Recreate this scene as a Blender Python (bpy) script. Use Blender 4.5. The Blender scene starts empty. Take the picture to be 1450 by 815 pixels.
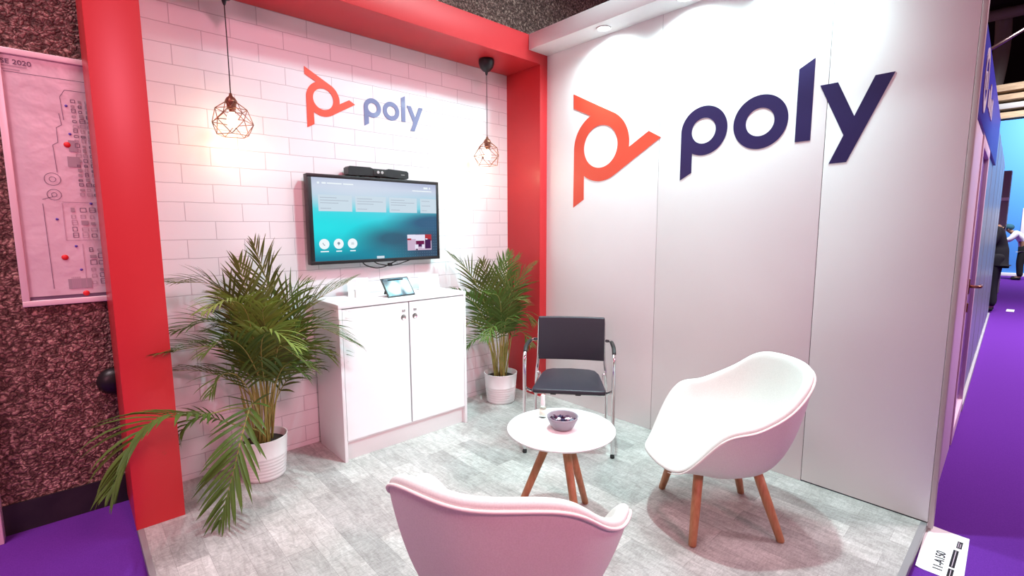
import bpy, bmesh, math, random
from mathutils import Vector, Matrix
from mathutils.geometry import tessellate_polygon
random.seed(7)
PI = math.pi
scene = bpy.context.scene
col = scene.collection

# ------------------------------------------------------------------ materials
def srgb(r, g, b):
    f = lambda c: (c/255/12.92) if c/255 <= .04045 else ((c/255+.055)/1.055)**2.4
    return (f(r), f(g), f(b))

def mat(name, color, rough=.5, metal=0, spec=.5, coat=0, noise=None, bump=None, emit=None, trans=0, sheen=0, ior=1.45):
    m = bpy.data.materials.new(name); m.use_nodes = True
    nt = m.node_tree; b = nt.nodes['Principled BSDF']
    b.inputs['Base Color'].default_value = (*color, 1)
    b.inputs['Roughness'].default_value = rough
    b.inputs['Metallic'].default_value = metal
    b.inputs['Specular IOR Level'].default_value = spec
    b.inputs['Coat Weight'].default_value = coat
    b.inputs['Transmission Weight'].default_value = trans
    b.inputs['Sheen Weight'].default_value = sheen
    b.inputs['IOR'].default_value = ior
    if emit:
        b.inputs['Emission Color'].default_value = (*emit[0], 1); b.inputs['Emission Strength'].default_value = emit[1]
    tc = nt.nodes.new('ShaderNodeTexCoord')
    if noise:   # (scale, second colour, stretch)
        n = nt.nodes.new('ShaderNodeTexNoise'); n.inputs['Scale'].default_value = noise[0]; n.inputs['Detail'].default_value = 6
        mp = nt.nodes.new('ShaderNodeMapping'); mp.inputs['Scale'].default_value = noise[2] if len(noise) > 2 else (1, 1, 1)
        nt.links.new(tc.outputs['Object'], mp.inputs['Vector']); nt.links.new(mp.outputs[0], n.inputs['Vector'])
        mx = nt.nodes.new('ShaderNodeMix'); mx.data_type = 'RGBA'
        mx.inputs[6].default_value = (*color, 1); mx.inputs[7].default_value = (*noise[1], 1)
        rp = nt.nodes.new('ShaderNodeValToRGB'); rp.color_ramp.elements[0].position = .35; rp.color_ramp.elements[1].position = .65
        nt.links.new(n.outputs['Fac'], rp.inputs[0]); nt.links.new(rp.outputs[0], mx.inputs[0]); nt.links.new(mx.outputs[2], b.inputs['Base Color'])
    if bump:    # (scale, strength, distance)
        n2 = nt.nodes.new('ShaderNodeTexNoise'); n2.inputs['Scale'].default_value = bump[0]; n2.inputs['Detail'].default_value = 4
        nt.links.new(tc.outputs['Object'], n2.inputs['Vector'])
        bp = nt.nodes.new('ShaderNodeBump'); bp.inputs['Strength'].default_value = bump[1]; bp.inputs['Distance'].default_value = bump[2]
        nt.links.new(n2.outputs['Fac'], bp.inputs['Height']); nt.links.new(bp.outputs[0], b.inputs['Normal'])
    return m

def glow(name, color, strength):
    m = bpy.data.materials.new(name); m.use_nodes = True
    nt = m.node_tree; nt.nodes.clear()
    e = nt.nodes.new('ShaderNodeEmission'); e.inputs[0].default_value = (*color, 1); e.inputs[1].default_value = strength
    o = nt.nodes.new('ShaderNodeOutputMaterial'); nt.links.new(e.outputs[0], o.inputs[0])
    return m

def brick_material():
    m = bpy.data.materials.new('white_brick_wallpaper'); m.use_nodes = True
    nt = m.node_tree; b = nt.nodes['Principled BSDF']; b.inputs['Roughness'].default_value = .55
    b.inputs['Specular IOR Level'].default_value = .3
    tc = nt.nodes.new('ShaderNodeTexCoord'); sp = nt.nodes.new('ShaderNodeSeparateXYZ'); cb = nt.nodes.new('ShaderNodeCombineXYZ')
    nt.links.new(tc.outputs['Object'], sp.inputs[0])
    ax = nt.nodes.new('ShaderNodeMath'); ax.operation = 'ADD'; ax.inputs[1].default_value = 2.361 + .2915*20
    az = nt.nodes.new('ShaderNodeMath'); az.operation = 'ADD'; az.inputs[1].default_value = -2.596 + .0523 + .1046*40
    # a slight waver keeps the joints from being ruler-straight
    nz = nt.nodes.new('ShaderNodeTexNoise'); nz.inputs['Scale'].default_value = 9; nt.links.new(tc.outputs['Object'], nz.inputs['Vector'])
    wv = nt.nodes.new('ShaderNodeMath'); wv.operation = 'MULTIPLY_ADD'; wv.inputs[1].default_value = .008; wv.inputs[2].default_value = -.004
    nt.links.new(nz.outputs['Fac'], wv.inputs[0])
    a2 = nt.nodes.new('ShaderNodeMath'); a2.operation = 'ADD'
    nt.links.new(sp.outputs['X'], ax.inputs[0]); nt.links.new(sp.outputs['Z'], az.inputs[0])
    nt.links.new(az.outputs[0], a2.inputs[0]); nt.links.new(wv.outputs[0], a2.inputs[1])
    nt.links.new(ax.outputs[0], cb.inputs['X']); nt.links.new(a2.outputs[0], cb.inputs['Y'])
    bk = nt.nodes.new('ShaderNodeTexBrick'); bk.offset = .5
    bk.inputs['Scale'].default_value = 1; bk.inputs['Brick Width'].default_value = .2915; bk.inputs['Row Height'].default_value = .1046
    bk.inputs['Mortar Size'].default_value = .0032; bk.inputs['Mortar Smooth'].default_value = .9; bk.inputs['Bias'].default_value = 0
    bk.inputs['Color1'].default_value = (.82, .80, .82, 1); bk.inputs['Color2'].default_value = (.80, .78, .80, 1)
    bk.inputs['Mortar'].default_value = (.47, .44, .47, 1)
    nt.links.new(cb.outputs[0], bk.inputs['Vector']); nt.links.new(bk.outputs['Color'], b.inputs['Base Color'])
    bp = nt.nodes.new('ShaderNodeBump'); bp.inputs['Strength'].default_value = .25; bp.inputs['Distance'].default_value = .002; bp.invert = True
    nt.links.new(bk.outputs['Fac'], bp.inputs['Height']); nt.links.new(bp.outputs[0], b.inputs['Normal'])
    return m

def plank_material():
    m = bpy.data.materials.new('grey_vinyl_planks'); m.use_nodes = True
    nt = m.node_tree; b = nt.nodes['Principled BSDF']; b.inputs['Roughness'].default_value = .42
    tc = nt.nodes.new('ShaderNodeTexCoord'); sp = nt.nodes.new('ShaderNodeSeparateXYZ'); cb = nt.nodes.new('ShaderNodeCombineXYZ')
    nt.links.new(tc.outputs['Object'], sp.inputs[0])
    ay = nt.nodes.new('ShaderNodeMath'); ay.operation = 'ADD'; ay.inputs[1].default_value = .69 + .82*10
    ax = nt.nodes.new('ShaderNodeMath'); ax.operation = 'ADD'; ax.inputs[1].default_value = 2.780 + .124*10
    nt.links.new(sp.outputs['Y'], ay.inputs[0]); nt.links.new(sp.outputs['X'], ax.inputs[0])
    nt.links.new(ay.outputs[0], cb.inputs['X']); nt.links.new(ax.outputs[0], cb.inputs['Y'])
    bk = nt.nodes.new('ShaderNodeTexBrick'); bk.offset = .37; bk.offset_frequency = 2
    bk.inputs['Scale'].default_value = 1; bk.inputs['Brick Width'].default_value = .41; bk.inputs['Row Height'].default_value = .124
    bk.inputs['Mortar Size'].default_value = .0011; bk.inputs['Mortar Smooth'].default_value = .3
    bk.inputs['Color1'].default_value = (.60, .58, .56, 1); bk.inputs['Color2'].default_value = (.40, .385, .375, 1)
    bk.inputs['Mortar'].default_value = (.33, .31, .30, 1)
    nt.links.new(cb.outputs[0], bk.inputs['Vector'])
    mp = nt.nodes.new('ShaderNodeMapping'); mp.inputs['Scale'].default_value = (1.0, .22, 1); nt.links.new(tc.outputs['Object'], mp.inputs[0])
    g = nt.nodes.new('ShaderNodeTexNoise'); g.inputs['Scale'].default_value = 38; g.inputs['Detail'].default_value = 9; g.inputs['Roughness'].default_value = .72
    g.inputs['Distortion'].default_value = 1.2
    nt.links.new(mp.outputs[0], g.inputs['Vector'])
    mp2 = nt.nodes.new('ShaderNodeMapping'); mp2.inputs['Scale'].default_value = (.35, 1.3, 1); mp2.inputs['Rotation'].default_value = (0, 0, .5)
    nt.links.new(tc.outputs['Object'], mp2.inputs[0])
    g2 = nt.nodes.new('ShaderNodeTexNoise'); g2.inputs['Scale'].default_value = 60; g2.inputs['Detail'].default_value = 5; g2.inputs['Distortion'].default_value = 2
    nt.links.new(mp2.outputs[0], g2.inputs['Vector'])
    g3 = nt.nodes.new('ShaderNodeTexNoise'); g3.inputs['Scale'].default_value = 5; g3.inputs['Detail'].default_value = 3
    nt.links.new(tc.outputs['Object'], g3.inputs['Vector'])
    r1 = nt.nodes.new('ShaderNodeValToRGB'); r1.color_ramp.elements[0].position = .36; r1.color_ramp.elements[1].position = .62
    r1.color_ramp.elements[0].color = (.70, .69, .685, 1); r1.color_ramp.elements[1].color = (1.06, 1.06, 1.06, 1)
    nt.links.new(g.outputs['Fac'], r1.inputs[0])
    r2 = nt.nodes.new('ShaderNodeValToRGB'); r2.color_ramp.elements[0].position = .4; r2.color_ramp.elements[1].position = .6
    r2.color_ramp.elements[0].color = (.84, .835, .83, 1); r2.color_ramp.elements[1].color = (1.06, 1.06, 1.06, 1)
    nt.links.new(g2.outputs['Fac'], r2.inputs[0])
    r3 = nt.nodes.new('ShaderNodeValToRGB'); r3.color_ramp.elements[0].position = .35; r3.color_ramp.elements[1].position = .65
    r3.color_ramp.elements[0].color = (.86, .85, .84, 1); r3.color_ramp.elements[1].color = (1.05, 1.05, 1.05, 1)
    nt.links.new(g3.outputs['Fac'], r3.inputs[0])
    last = bk.outputs['Color']
    for r in (r1, r2, r3):
        mx = nt.nodes.new('ShaderNodeMix'); mx.data_type = 'RGBA'; mx.blend_type = 'MULTIPLY'; mx.inputs[0].default_value = 1
        nt.links.new(last, mx.inputs[6]); nt.links.new(r.outputs[0], mx.inputs[7]); last = mx.outputs[2]
    nt.links.new(last, b.inputs['Base Color'])
    bp = nt.nodes.new('ShaderNodeBump'); bp.inputs['Strength'].default_value = .12; bp.inputs['Distance'].default_value = .002
    nt.links.new(g.outputs['Fac'], bp.inputs['Height']); nt.links.new(bp.outputs[0], b.inputs['Normal'])
    return m

def stone_material():
    m = bpy.data.materials.new('exposed_aggregate'); m.use_nodes = True
    nt = m.node_tree; b = nt.nodes['Principled BSDF']; b.inputs['Roughness'].default_value = .8
    tc = nt.nodes.new('ShaderNodeTexCoord')
    nz = nt.nodes.new('ShaderNodeTexNoise'); nz.inputs['Scale'].default_value = 30; nz.inputs['Detail'].default_value = 2
    nt.links.new(tc.outputs['Object'], nz.inputs['Vector'])
    va = nt.nodes.new('ShaderNodeMix'); va.data_type = 'RGBA'; va.blend_type = 'ADD'; va.inputs[0].default_value = .05
    nt.links.new(tc.outputs['Object'], va.inputs[6]); nt.links.new(nz.outputs['Color'], va.inputs[7])
    v = nt.nodes.new('ShaderNodeTexVoronoi'); v.inputs['Scale'].default_value = 62; v.inputs['Randomness'].default_value = 1
    nt.links.new(va.outputs[2], v.inputs['Vector'])
    r = nt.nodes.new('ShaderNodeValToRGB')
    e = r.color_ramp.elements; e[0].position = .0; e[0].color = (.14, .075, .06, 1); e[1].position = 1; e[1].color = (.52, .35, .29, 1)
    for p, c in ((.35, (.25, .135, .12, 1)), (.7, (.33, .20, .175, 1))):
        q = e.new(p); q.color = c
    sx = nt.nodes.new('ShaderNodeSeparateColor'); nt.links.new(v.outputs['Color'], sx.inputs[0]); nt.links.new(sx.outputs[0], r.inputs[0])
    d = nt.nodes.new('ShaderNodeValToRGB'); d.color_ramp.elements[0].position = .30; d.color_ramp.elements[1].position = .62
    d.color_ramp.elements[0].color = (1, 1, 1, 1); d.color_ramp.elements[1].color = (.30, .24, .23, 1)
    nt.links.new(v.outputs['Distance'], d.inputs[0])
    mx = nt.nodes.new('ShaderNodeMix'); mx.data_type = 'RGBA'; mx.blend_type = 'MULTIPLY'; mx.inputs[0].default_value = 1
    nt.links.new(r.outputs[0], mx.inputs[6]); nt.links.new(d.outputs[0], mx.inputs[7]); nt.links.new(mx.outputs[2], b.inputs['Base Color'])
    bp = nt.nodes.new('ShaderNodeBump'); bp.inputs['Strength'].default_value = .9; bp.inputs['Distance'].default_value = .012; bp.invert = True
    nt.links.new(v.outputs['Distance'], bp.inputs['Height']); nt.links.new(bp.outputs[0], b.inputs['Normal'])
    return m

def screen_material(name, strength, stops, accents, fold=None):
    """a lit display: vertical colour stops (object z) with soft round accents (x, z, radius, colour)"""
    m = bpy.data.materials.new(name); m.use_nodes = True
    nt = m.node_tree; nt.nodes.clear()
    tc = nt.nodes.new('ShaderNodeTexCoord'); sp = nt.nodes.new('ShaderNodeSeparateXYZ'); nt.links.new(tc.outputs['Generated'], sp.inputs[0])
    r = nt.nodes.new('ShaderNodeValToRGB'); e = r.color_ramp.elements
    e[0].position, e[0].color = stops[0][0], (*stops[0][1], 1); e[1].position, e[1].color = stops[-1][0], (*stops[-1][1], 1)
    for p, c in stops[1:-1]:
        q = e.new(p); q.color = (*c, 1)
    nt.links.new(sp.outputs['Z'], r.inputs[0]); last = r.outputs[0]
    for (x, z, sx, sz, c, amt) in accents:
        mp = nt.nodes.new('ShaderNodeMapping'); mp.inputs['Location'].default_value = (-x/sx, 0, -z/sz); mp.inputs['Scale'].default_value = (1/sx, 0, 1/sz)
        nt.links.new(tc.outputs['Generated'], mp.inputs[0])
        g = nt.nodes.new('ShaderNodeTexGradient'); g.gradient_type = 'SPHERICAL'; nt.links.new(mp.outputs[0], g.inputs[0])
        k = nt.nodes.new('ShaderNodeMath'); k.operation = 'MULTIPLY'; k.inputs[1].default_value = amt; k.use_clamp = True
        nt.links.new(g.outputs['Fac'], k.inputs[0])
        mx = nt.nodes.new('ShaderNodeMix'); mx.data_type = 'RGBA'; nt.links.new(k.outputs[0], mx.inputs[0])
        nt.links.new(last, mx.inputs[6]); mx.inputs[7].default_value = (*c, 1); last = mx.outputs[2]
    if fold:    # a grid of small dots towards one corner: (columns, rows, colour)
        mp = nt.nodes.new('ShaderNodeMapping'); mp.inputs['Scale'].default_value = (fold[0], 0, fold[1]); nt.links.new(tc.outputs['Generated'], mp.inputs[0])
        fr = nt.nodes.new('ShaderNodeVectorMath'); fr.operation = 'FRACTION'; nt.links.new(mp.outputs[0], fr.inputs[0])
        ds = nt.nodes.new('ShaderNodeVectorMath'); ds.operation = 'DISTANCE'; ds.inputs[1].default_value = (.5, 0, .5); nt.links.new(fr.outputs[0], ds.inputs[0])
        lt = nt.nodes.new('ShaderNodeMath'); lt.operation = 'LESS_THAN'; lt.inputs[1].default_value = .13; nt.links.new(ds.outputs['Value'], lt.inputs[0])
        sm = nt.nodes.new('ShaderNodeMath'); sm.operation = 'SUBTRACT'; nt.links.new(sp.outputs['X'], sm.inputs[0]); nt.links.new(sp.outputs['Z'], sm.inputs[1])
        g2 = nt.nodes.new('ShaderNodeMath'); g2.operation = 'MULTIPLY_ADD'; g2.use_clamp = True; g2.inputs[1].default_value = 2.0; g2.inputs[2].default_value = -.75; nt.links.new(sm.outputs[0], g2.inputs[0])
        ml = nt.nodes.new('ShaderNodeMath'); ml.operation = 'MULTIPLY'; nt.links.new(lt.outputs[0], ml.inputs[0]); nt.links.new(g2.outputs[0], ml.inputs[1])
        mx = nt.nodes.new('ShaderNodeMix'); mx.data_type = 'RGBA'; nt.links.new(ml.outputs[0], mx.inputs[0]); nt.links.new(last, mx.inputs[6]); mx.inputs[7].default_value = (*fold[2], 1); last = mx.outputs[2]
    em = nt.nodes.new('ShaderNodeEmission'); em.inputs[1].default_value = strength; nt.links.new(last, em.inputs[0])
    gl = nt.nodes.new('ShaderNodeBsdfGlossy'); gl.inputs['Roughness'].default_value = .25; gl.inputs['Color'].default_value = (.03, .03, .03, 1)
    ad = nt.nodes.new('ShaderNodeAddShader'); nt.links.new(em.outputs[0], ad.inputs[0]); nt.links.new(gl.outputs[0], ad.inputs[1])
    o = nt.nodes.new('ShaderNodeOutputMaterial'); nt.links.new(ad.outputs[0], o.inputs[0])
    return m

M = {}
M['brick'] = brick_material()
M['plank'] = plank_material()
M['stone'] = stone_material()
M['carpet'] = mat('purple_carpet', (.128, .027, .285), .95, spec=.1, noise=(260, (.10, .021, .24)), bump=(400, .3, .004))
M['red'] = mat('red_lacquered_panel', (.57, .030, .036), .36)
M['white_wall'] = mat('white_wall_panel', (.87, .86, .855), .42, noise=(3, (.855, .845, .84)))
M['fascia'] = mat('white_fascia', (.82, .80, .80), .5)
M['alu'] = mat('grey_aluminium', (.52, .50, .50), .4, metal=.35)
M['edge_trim'] = mat('grey_edge_trim', (.30, .29, .30), .45, metal=.3)
M['dark_gap'] = mat('dark_gap', (.04, .035, .04), .8)
M['black'] = mat('black_plastic', (.012, .011, .013), .38)
M['black_soft'] = mat('black_rubber', (.015, .014, .015), .6)
M['black_base'] = mat('black_skirting', (.016, .013, .016), .45, noise=(9, (.028, .022, .026)))
M['logo_red'] = mat('orange_red_vinyl', (.76, .085, .045), .4)
M['logo_navy'] = mat('navy_vinyl', (.028, .018, .092), .4)
M['logo_navy_glare'] = mat('glare_paled_navy', (.17, .20, .37), .4, coat=.1)  # navy lettering, its veil of glare mixed into the base colour
M['cab_white'] = mat('white_laminate', (.83, .82, .83), .35)
M['cab_edge'] = mat('white_laminate_edge', (.74, .71, .71), .45)
M['chrome'] = mat('chrome', (.80, .79, .80), .12, metal=1)
M['steel'] = mat('brushed_steel', (.55, .52, .52), .3, metal=1)
M['copper'] = mat('copper_lacquer', (.30, .13, .085), .35, metal=.8)
M['leather'] = mat('black_leather', (.030, .028, .040), .42, bump=(320, .15, .002))
M['felt'] = mat('cream_wool', (.76, .75, .72), .9, spec=.15, noise=(220, (.70, .69, .66)), bump=(420, .25, .002))
M['felt_pipe'] = mat('cream_wool_piping', (.80, .72, .70), .9, spec=.2)
M['oak'] = mat('oiled_oak', (.50, .25, .125), .45, noise=(16, (.41, .18, .085), (6, 6, .6)))
M['table_white'] = mat('white_table_laminate', (.86, .86, .86), .3)
M['bowl'] = mat('grey_stoneware', (.30, .27, .31), .5)
M['foil_dark'] = mat('dark_blue_foil', (.022, .018, .065), .3)
M['foil_plum'] = mat('plum_foil', (.075, .018, .06), .3)
M['foil_white'] = mat('white_wrapper', (.78, .78, .84), .3)
M['glass'] = mat('clear_glass', (.97, .99, .98), .03, trans=1, ior=1.45)
M['spray_liquid'] = mat('pale_green_print', (.78, .80, .68), .5)
M['white_plastic'] = mat('white_plastic', (.85, .85, .84), .35)
M['paper'] = mat('white_paper', (.86, .85, .86), .6)
M['poster_paper'] = mat('poster_paper', (.70, .66, .68), .35, noise=(3.2, (.64, .59, .62)), bump=(5, .5, .03))
M['print'] = mat('dark_violet_print', (.16, .11, .18), .6)
M['print_soft'] = mat('soft_violet_print', (.46, .37, .43), .6)
M['print_grey'] = mat('grey_print', (.36, .33, .36), .6)
M['red_dot'] = mat('red_sticker', (.72, .03, .035), .5)
M['blue_dot'] = mat('blue_print', (.10, .07, .45), .5)
M['frame_pink'] = mat('pale_poster_frame', (.80, .70, .72), .4, metal=.15)
M['pot'] = mat('white_ribbed_plastic', (.82, .80, .80), .45)
M['soil'] = mat('dark_soil', (.022, .012, .009), .95, noise=(60, (.05, .028, .02)), bump=(90, .9, .01))
M['cane'] = mat('yellow_green_cane', (.36, .30, .075), .5, noise=(25, (.24, .25, .06)))
def leaf_mat(name, c, c2):
    m = mat(name, c, .5, spec=.35, noise=(7, c2)); nt = m.node_tree; b = nt.nodes['Principled BSDF']
    tr = nt.nodes.new('ShaderNodeBsdfTranslucent'); tr.inputs[0].default_value = (min(1, c[0]*1.9), min(1, c[1]*1.9), c[2]*1.2, 1)
    mx = nt.nodes.new('ShaderNodeMixShader'); mx.inputs[0].default_value = .14
    nt.links.new(b.outputs[0], mx.inputs[1]); nt.links.new(tr.outputs[0], mx.inputs[2]); nt.links.new(mx.outputs[0], nt.nodes['Material Output'].inputs[0])
    return m
M['leaf'] = leaf_mat('palm_leaf', (.085, .150, .026), (.055, .11, .02))
M['leaf_light'] = leaf_mat('young_palm_leaf', (.19, .25, .05), (.13, .19, .035))
M['leaf_olive'] = leaf_mat('olive_palm_leaf', (.115, .135, .030), (.07, .10, .022))
M['bulb_glow'] = glow('warm_filament', (1, .72, .36), 26)
M['bulb_glass'] = glow('warm_bulb_glass', (1, .80, .48), 9)
M['down_glow'] = glow('cool_lamp', (.88, 1, 1), 14)
M['tv_screen'] = screen_material('tv_picture', 1.0,
    [(0, srgb(24, 125, 150)), (.2, srgb(24, 160, 182)), (.42, srgb(30, 205, 222)), (.58, srgb(80, 210, 226)), (.74, srgb(165, 212, 228)), (.9, srgb(200, 210, 230)), (1, srgb(172, 180, 210))],
    [(.05, .42, .6, .38, srgb(40, 225, 232), 1.1), (.60, .26, .40, .26, srgb(46, 98, 122), 1.3), (1.0, .15, .45, .5, srgb(48, 76, 104), 1.7), (1.0, .47, .5, .2, srgb(44, 92, 128), 1.6), (.3, .90, .6, .3, srgb(212, 222, 238), .9)], (46, 26, srgb(98, 140, 160)))
M['tablet_screen'] = screen_material('tablet_picture', 1.15,
    [(0, srgb(60, 140, 175)), (.5, srgb(150, 215, 235)), (1, srgb(90, 165, 200))],
    [(.35, .45, .3, .45, (1, 1, 1), 2.2), (.85, .5, .3, .6, srgb(225, 250, 255), 2.2), (.04, .9, .3, .5, srgb(28, 50, 80), 1.6), (.6, .04, .12, .5, srgb(40, 70, 100), 1.5)])
M['ui_tile'] = glow('pale_tile', srgb(206, 222, 234), 1.0)
M['ui_white'] = glow('white_symbol', srgb(236, 244, 248), 1.05)
M['ui_grey'] = glow('grey_symbol', srgb(130, 150, 165), 1.0)
M['ui_line'] = glow('faint_line', srgb(176, 186, 200), 1.0)
M['ui_dot'] = glow('faint_dot', srgb(86, 128, 150), 1.0)
M['ui_lilac'] = glow('lilac_picture', srgb(205, 180, 205), 1.0)
M['ui_sky'] = glow('bright_picture', srgb(232, 228, 246), 1.0)
M['ui_red'] = glow('red_picture', srgb(178, 58, 66), 1.0)
M['ui_plum'] = glow('plum_picture', srgb(112, 34, 78), 1.0)
M['ui_violet'] = glow('violet_picture', srgb(74, 38, 84), 1.0)
M['ui_black'] = glow('dark_picture', srgb(24, 20, 34), 1.0)
M['tab_white'] = mat('white_board', (.84, .84, .85), .4)
M['pink_panel'] = mat('pale_pink_panel', (.80, .58, .66), .4)
M['tan_panel'] = mat('tan_grey_panel', (.55, .45, .45), .5)
M['blue_fascia'] = mat('royal_blue_panel', (.035, .035, .42), .4)
M['smoke_glass'] = mat('grey_green_glass', (.22, .27, .26), .3, spec=.45)
M['violet_reflection_glass'] = mat('glass_painted_violet_reflection', (.20, .10, .42), .12, spec=.6)  # purple reflections on the door glass painted into its base colour
M['sky_blue'] = mat('sky_blue_panel', (.085, .32, .80), .5)
M['grey_panel'] = mat('warm_grey_panel', (.34, .31, .32), .5)
M['timber'] = mat('pale_timber', (.52, .37, .24), .6, noise=(5, (.40, .27, .17), (1, 1, 6)))
M['hall_dark'] = mat('dark_hall_roof', (.012, .011, .012), .9)
M['duct'] = mat('grey_duct', (.30, .28, .27), .5)
M['skin'] = mat('skin', (.30, .16, .10), .55)
M['shirt'] = mat('white_shirt', (.72, .70, .78), .8)
M['suit'] = mat('black_cloth', (.010, .010, .013), .85)
M['turban'] = mat('teal_cloth', (.02, .10, .15), .85)

# ------------------------------------------------------------------ mesh builder
class MB:
    def __init__(s): s.v = []; s.f = []; s.mi = []; s.smooth = []
    def add(s, verts, faces, mi=0, smooth=False):
        o = len(s.v); s.v += [tuple(p) for p in verts]
        for f in faces: s.f.append([i+o for i in f]); s.mi.append(mi); s.smooth.append(smooth)
        return s
    def box(s, x0, x1, y0, y1, z0, z1, mi=0, bev=0, rot=None):
        bm = bmesh.new(); bmesh.ops.create_cube(bm, size=1)
        for v in bm.verts: v.co = Vector(((x0+x1)/2+v.co.x*(x1-x0), (y0+y1)/2+v.co.y*(y1-y0), (z0+z1)/2+v.co.z*(z1-z0)))
        if bev: bmesh.ops.bevel(bm, geom=bm.edges[:], offset=bev, segments=2, profile=.6, affect='EDGES')
        if rot: bmesh.ops.transform(bm, matrix=rot, verts=bm.verts)
        s.frombm(bm, mi, bool(bev)); return s
    def frombm(s, bm, mi=0, smooth=False):
        bm.verts.index_update()
        s.add([v.co.copy() for v in bm.verts], [[v.index for v in f.verts] for f in bm.faces], mi, smooth); bm.free(); return s
    def tube(s, pts, r, seg=12, mi=0, caps=True, closed=False):
        pts = [Vector(p) for p in pts]; n = len(pts); rr = r if isinstance(r, (list, tuple)) else [r]*n
        vs = []; prev = None
        for i, p in enumerate(pts):
            a = pts[i-1] if (i or closed) else p; b = pts[(i+1) % n] if (i < n-1 or closed) else p
            t = (b-a).normalized()
            if prev is None:
                u = t.orthogonal().normalized()
            else:
                u = (prev-t*prev.dot(t)); u = u.normalized() if u.length > 1e-6 else t.orthogonal().normalized()
            prev = u; w = t.cross(u)
            for k in range(seg):
                th = 2*PI*k/seg; vs.append(p+(u*math.cos(th)+w*math.sin(th))*rr[i])
        fs = []
        for i in range(n if closed else n-1):
            j = (i+1) % n
            for k in range(seg):
                fs.append([i*seg+k, i*seg+(k+1) % seg, j*seg+(k+1) % seg, j*seg+k])
        if caps and not closed:
            fs.append(list(range(seg))[::-1]); fs.append([(n-1)*seg+k for k in range(seg)])
        s.add(vs, fs, mi, True); return s
    def lathe(s, prof, seg=48, mi=0, c=(0, 0, 0), smooth=True):
        vs = []; fs = []; n = len(prof)
        for r, z in prof:
            for k in range(seg):
                th = 2*PI*k/seg; vs.append((c[0]+r*math.cos(th), c[1]+r*math.sin(th), c[2]+z))
        for i in range(n-1):
            for k in range(seg):
                fs.append([i*seg+k, i*seg+(k+1) % seg, (i+1)*seg+(k+1) % seg, (i+1)*seg+k])
        if prof[0][0] > 1e-5: fs.append(list(range(seg))[::-1])
        if prof[-1][0] > 1e-5: fs.append([(n-1)*seg+k for k in range(seg)])
        s.add(vs, fs, mi, smooth); return s
    def prism(s, loops, d, fr, mi=0):
        """extrude a 2D polygon (outer loop + holes) by d; fr maps (a, b, h) to 3D"""
        L = [[Vector((a, b, 0)) for a, b in lp] for lp in loops]; flat = [p for lp in L for p in lp]
        tris = tessellate_polygon(L); n = len(flat)
        s.add([fr(p.x, p.y, d) for p in flat]+[fr(p.x, p.y, 0) for p in flat],
              [list(t) for t in tris]+[[i+n for i in t][::-1] for t in tris], mi)
        for lp in L:
            m = len(lp)
            s.add([fr(p.x, p.y, d) for p in lp]+[fr(p.x, p.y, 0) for p in lp], [[i, (i+1) % m, (i+1) % m+m, i+m] for i in range(m)], mi)
        return s
    def sphere(s, c, r, sc=(1, 1, 1), u=20, v=12, mi=0):
        bm = bmesh.new(); bmesh.ops.create_uvsphere(bm, u_segments=u, v_segments=v, radius=r)
        for q in bm.verts: q.co = Vector((c[0]+q.co.x*sc[0], c[1]+q.co.y*sc[1], c[2]+q.co.z*sc[2]))
        return s.frombm(bm, mi, True)
    def build(s, name, mats, parent=None, loc=None, rotz=None, fixn=True):
        me = bpy.data.meshes.new(name); me.from_pydata(s.v, [], s.f)
        if not isinstance(mats, (list, tuple)): mats = [mats]
        for m in mats: me.materials.append(m)
        me.polygons.foreach_set('material_index', s.mi); me.polygons.foreach_set('use_smooth', s.smooth)
        if fixn:
            bm = bmesh.new(); bm.from_mesh(me); bmesh.ops.recalc_face_normals(bm, faces=bm.faces[:]); bm.to_mesh(me); bm.free()
        me.update()
        o = bpy.data.objects.new(name, me); col.objects.link(o)
        if parent: o.parent = parent
        if loc: o.location = loc
        if rotz is not None: o.rotation_euler.z = rotz
        return o

def smooth_by_angle(o, deg=35):
    me = o.data
    me.set_sharp_from_angle(angle=math.radians(deg)); return o

def tag(o, label=None, cat=None, group=None, kind=None):
    if label: o['label'] = label
    if cat: o['category'] = cat
    if group: o['group'] = group
    if kind: o['kind'] = kind
    return o
def thing(name, label, cat, loc=(0, 0, 0), rotz=0, group=None):
    o = bpy.data.objects.new(name, None); col.objects.link(o); o.empty_display_size = .1
    o.location = loc; o.rotation_euler.z = rotz
    return tag(o, label, cat, group)
def struct(name, mb, mats, label=None, cat=None):
    o = mb.build(name, mats); o['kind'] = 'structure'
    return tag(o, label, cat)
def dup(root, loc, rotz=None, label=None):
    r = root.copy(); col.objects.link(r); r.location = loc
    if rotz is not None: r.rotation_euler.z = rotz
    if label: r['label'] = label
    for ch in list(root.children):
        c = ch.copy(); col.objects.link(c); c.parent = r
        for g in list(ch.children):
            d = g.copy(); col.objects.link(d); d.parent = c
    return r
def catmull(P, n=10, closed=False):
    P = [Vector(p) for p in P]; out = []; m = len(P)
    rng = range(m if closed else m-1)
    for i in rng:
        p1, p2 = P[i], P[(i+1) % m]
        p0 = P[i-1] if (i > 0 or closed) else p1*2-p2
        p3 = P[(i+2) % m] if (i+2 < m or closed) else p2*2-p1
        for k in range(n):
            t = k/n; out.append(.5*((2*p1)+(p2-p0)*t+(2*p0-5*p1+4*p2-p3)*t*t+(3*p1-p0-3*p2+p3)*t**3))
    if not closed: out.append(P[-1])
    return out
def arc(cx, cy, r, a0, a1, n=24):
    return [(cx+r*math.cos(math.radians(a0+(a1-a0)*i/n)), cy+r*math.sin(math.radians(a0+(a1-a0)*i/n))) for i in range(n+1)]
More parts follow.
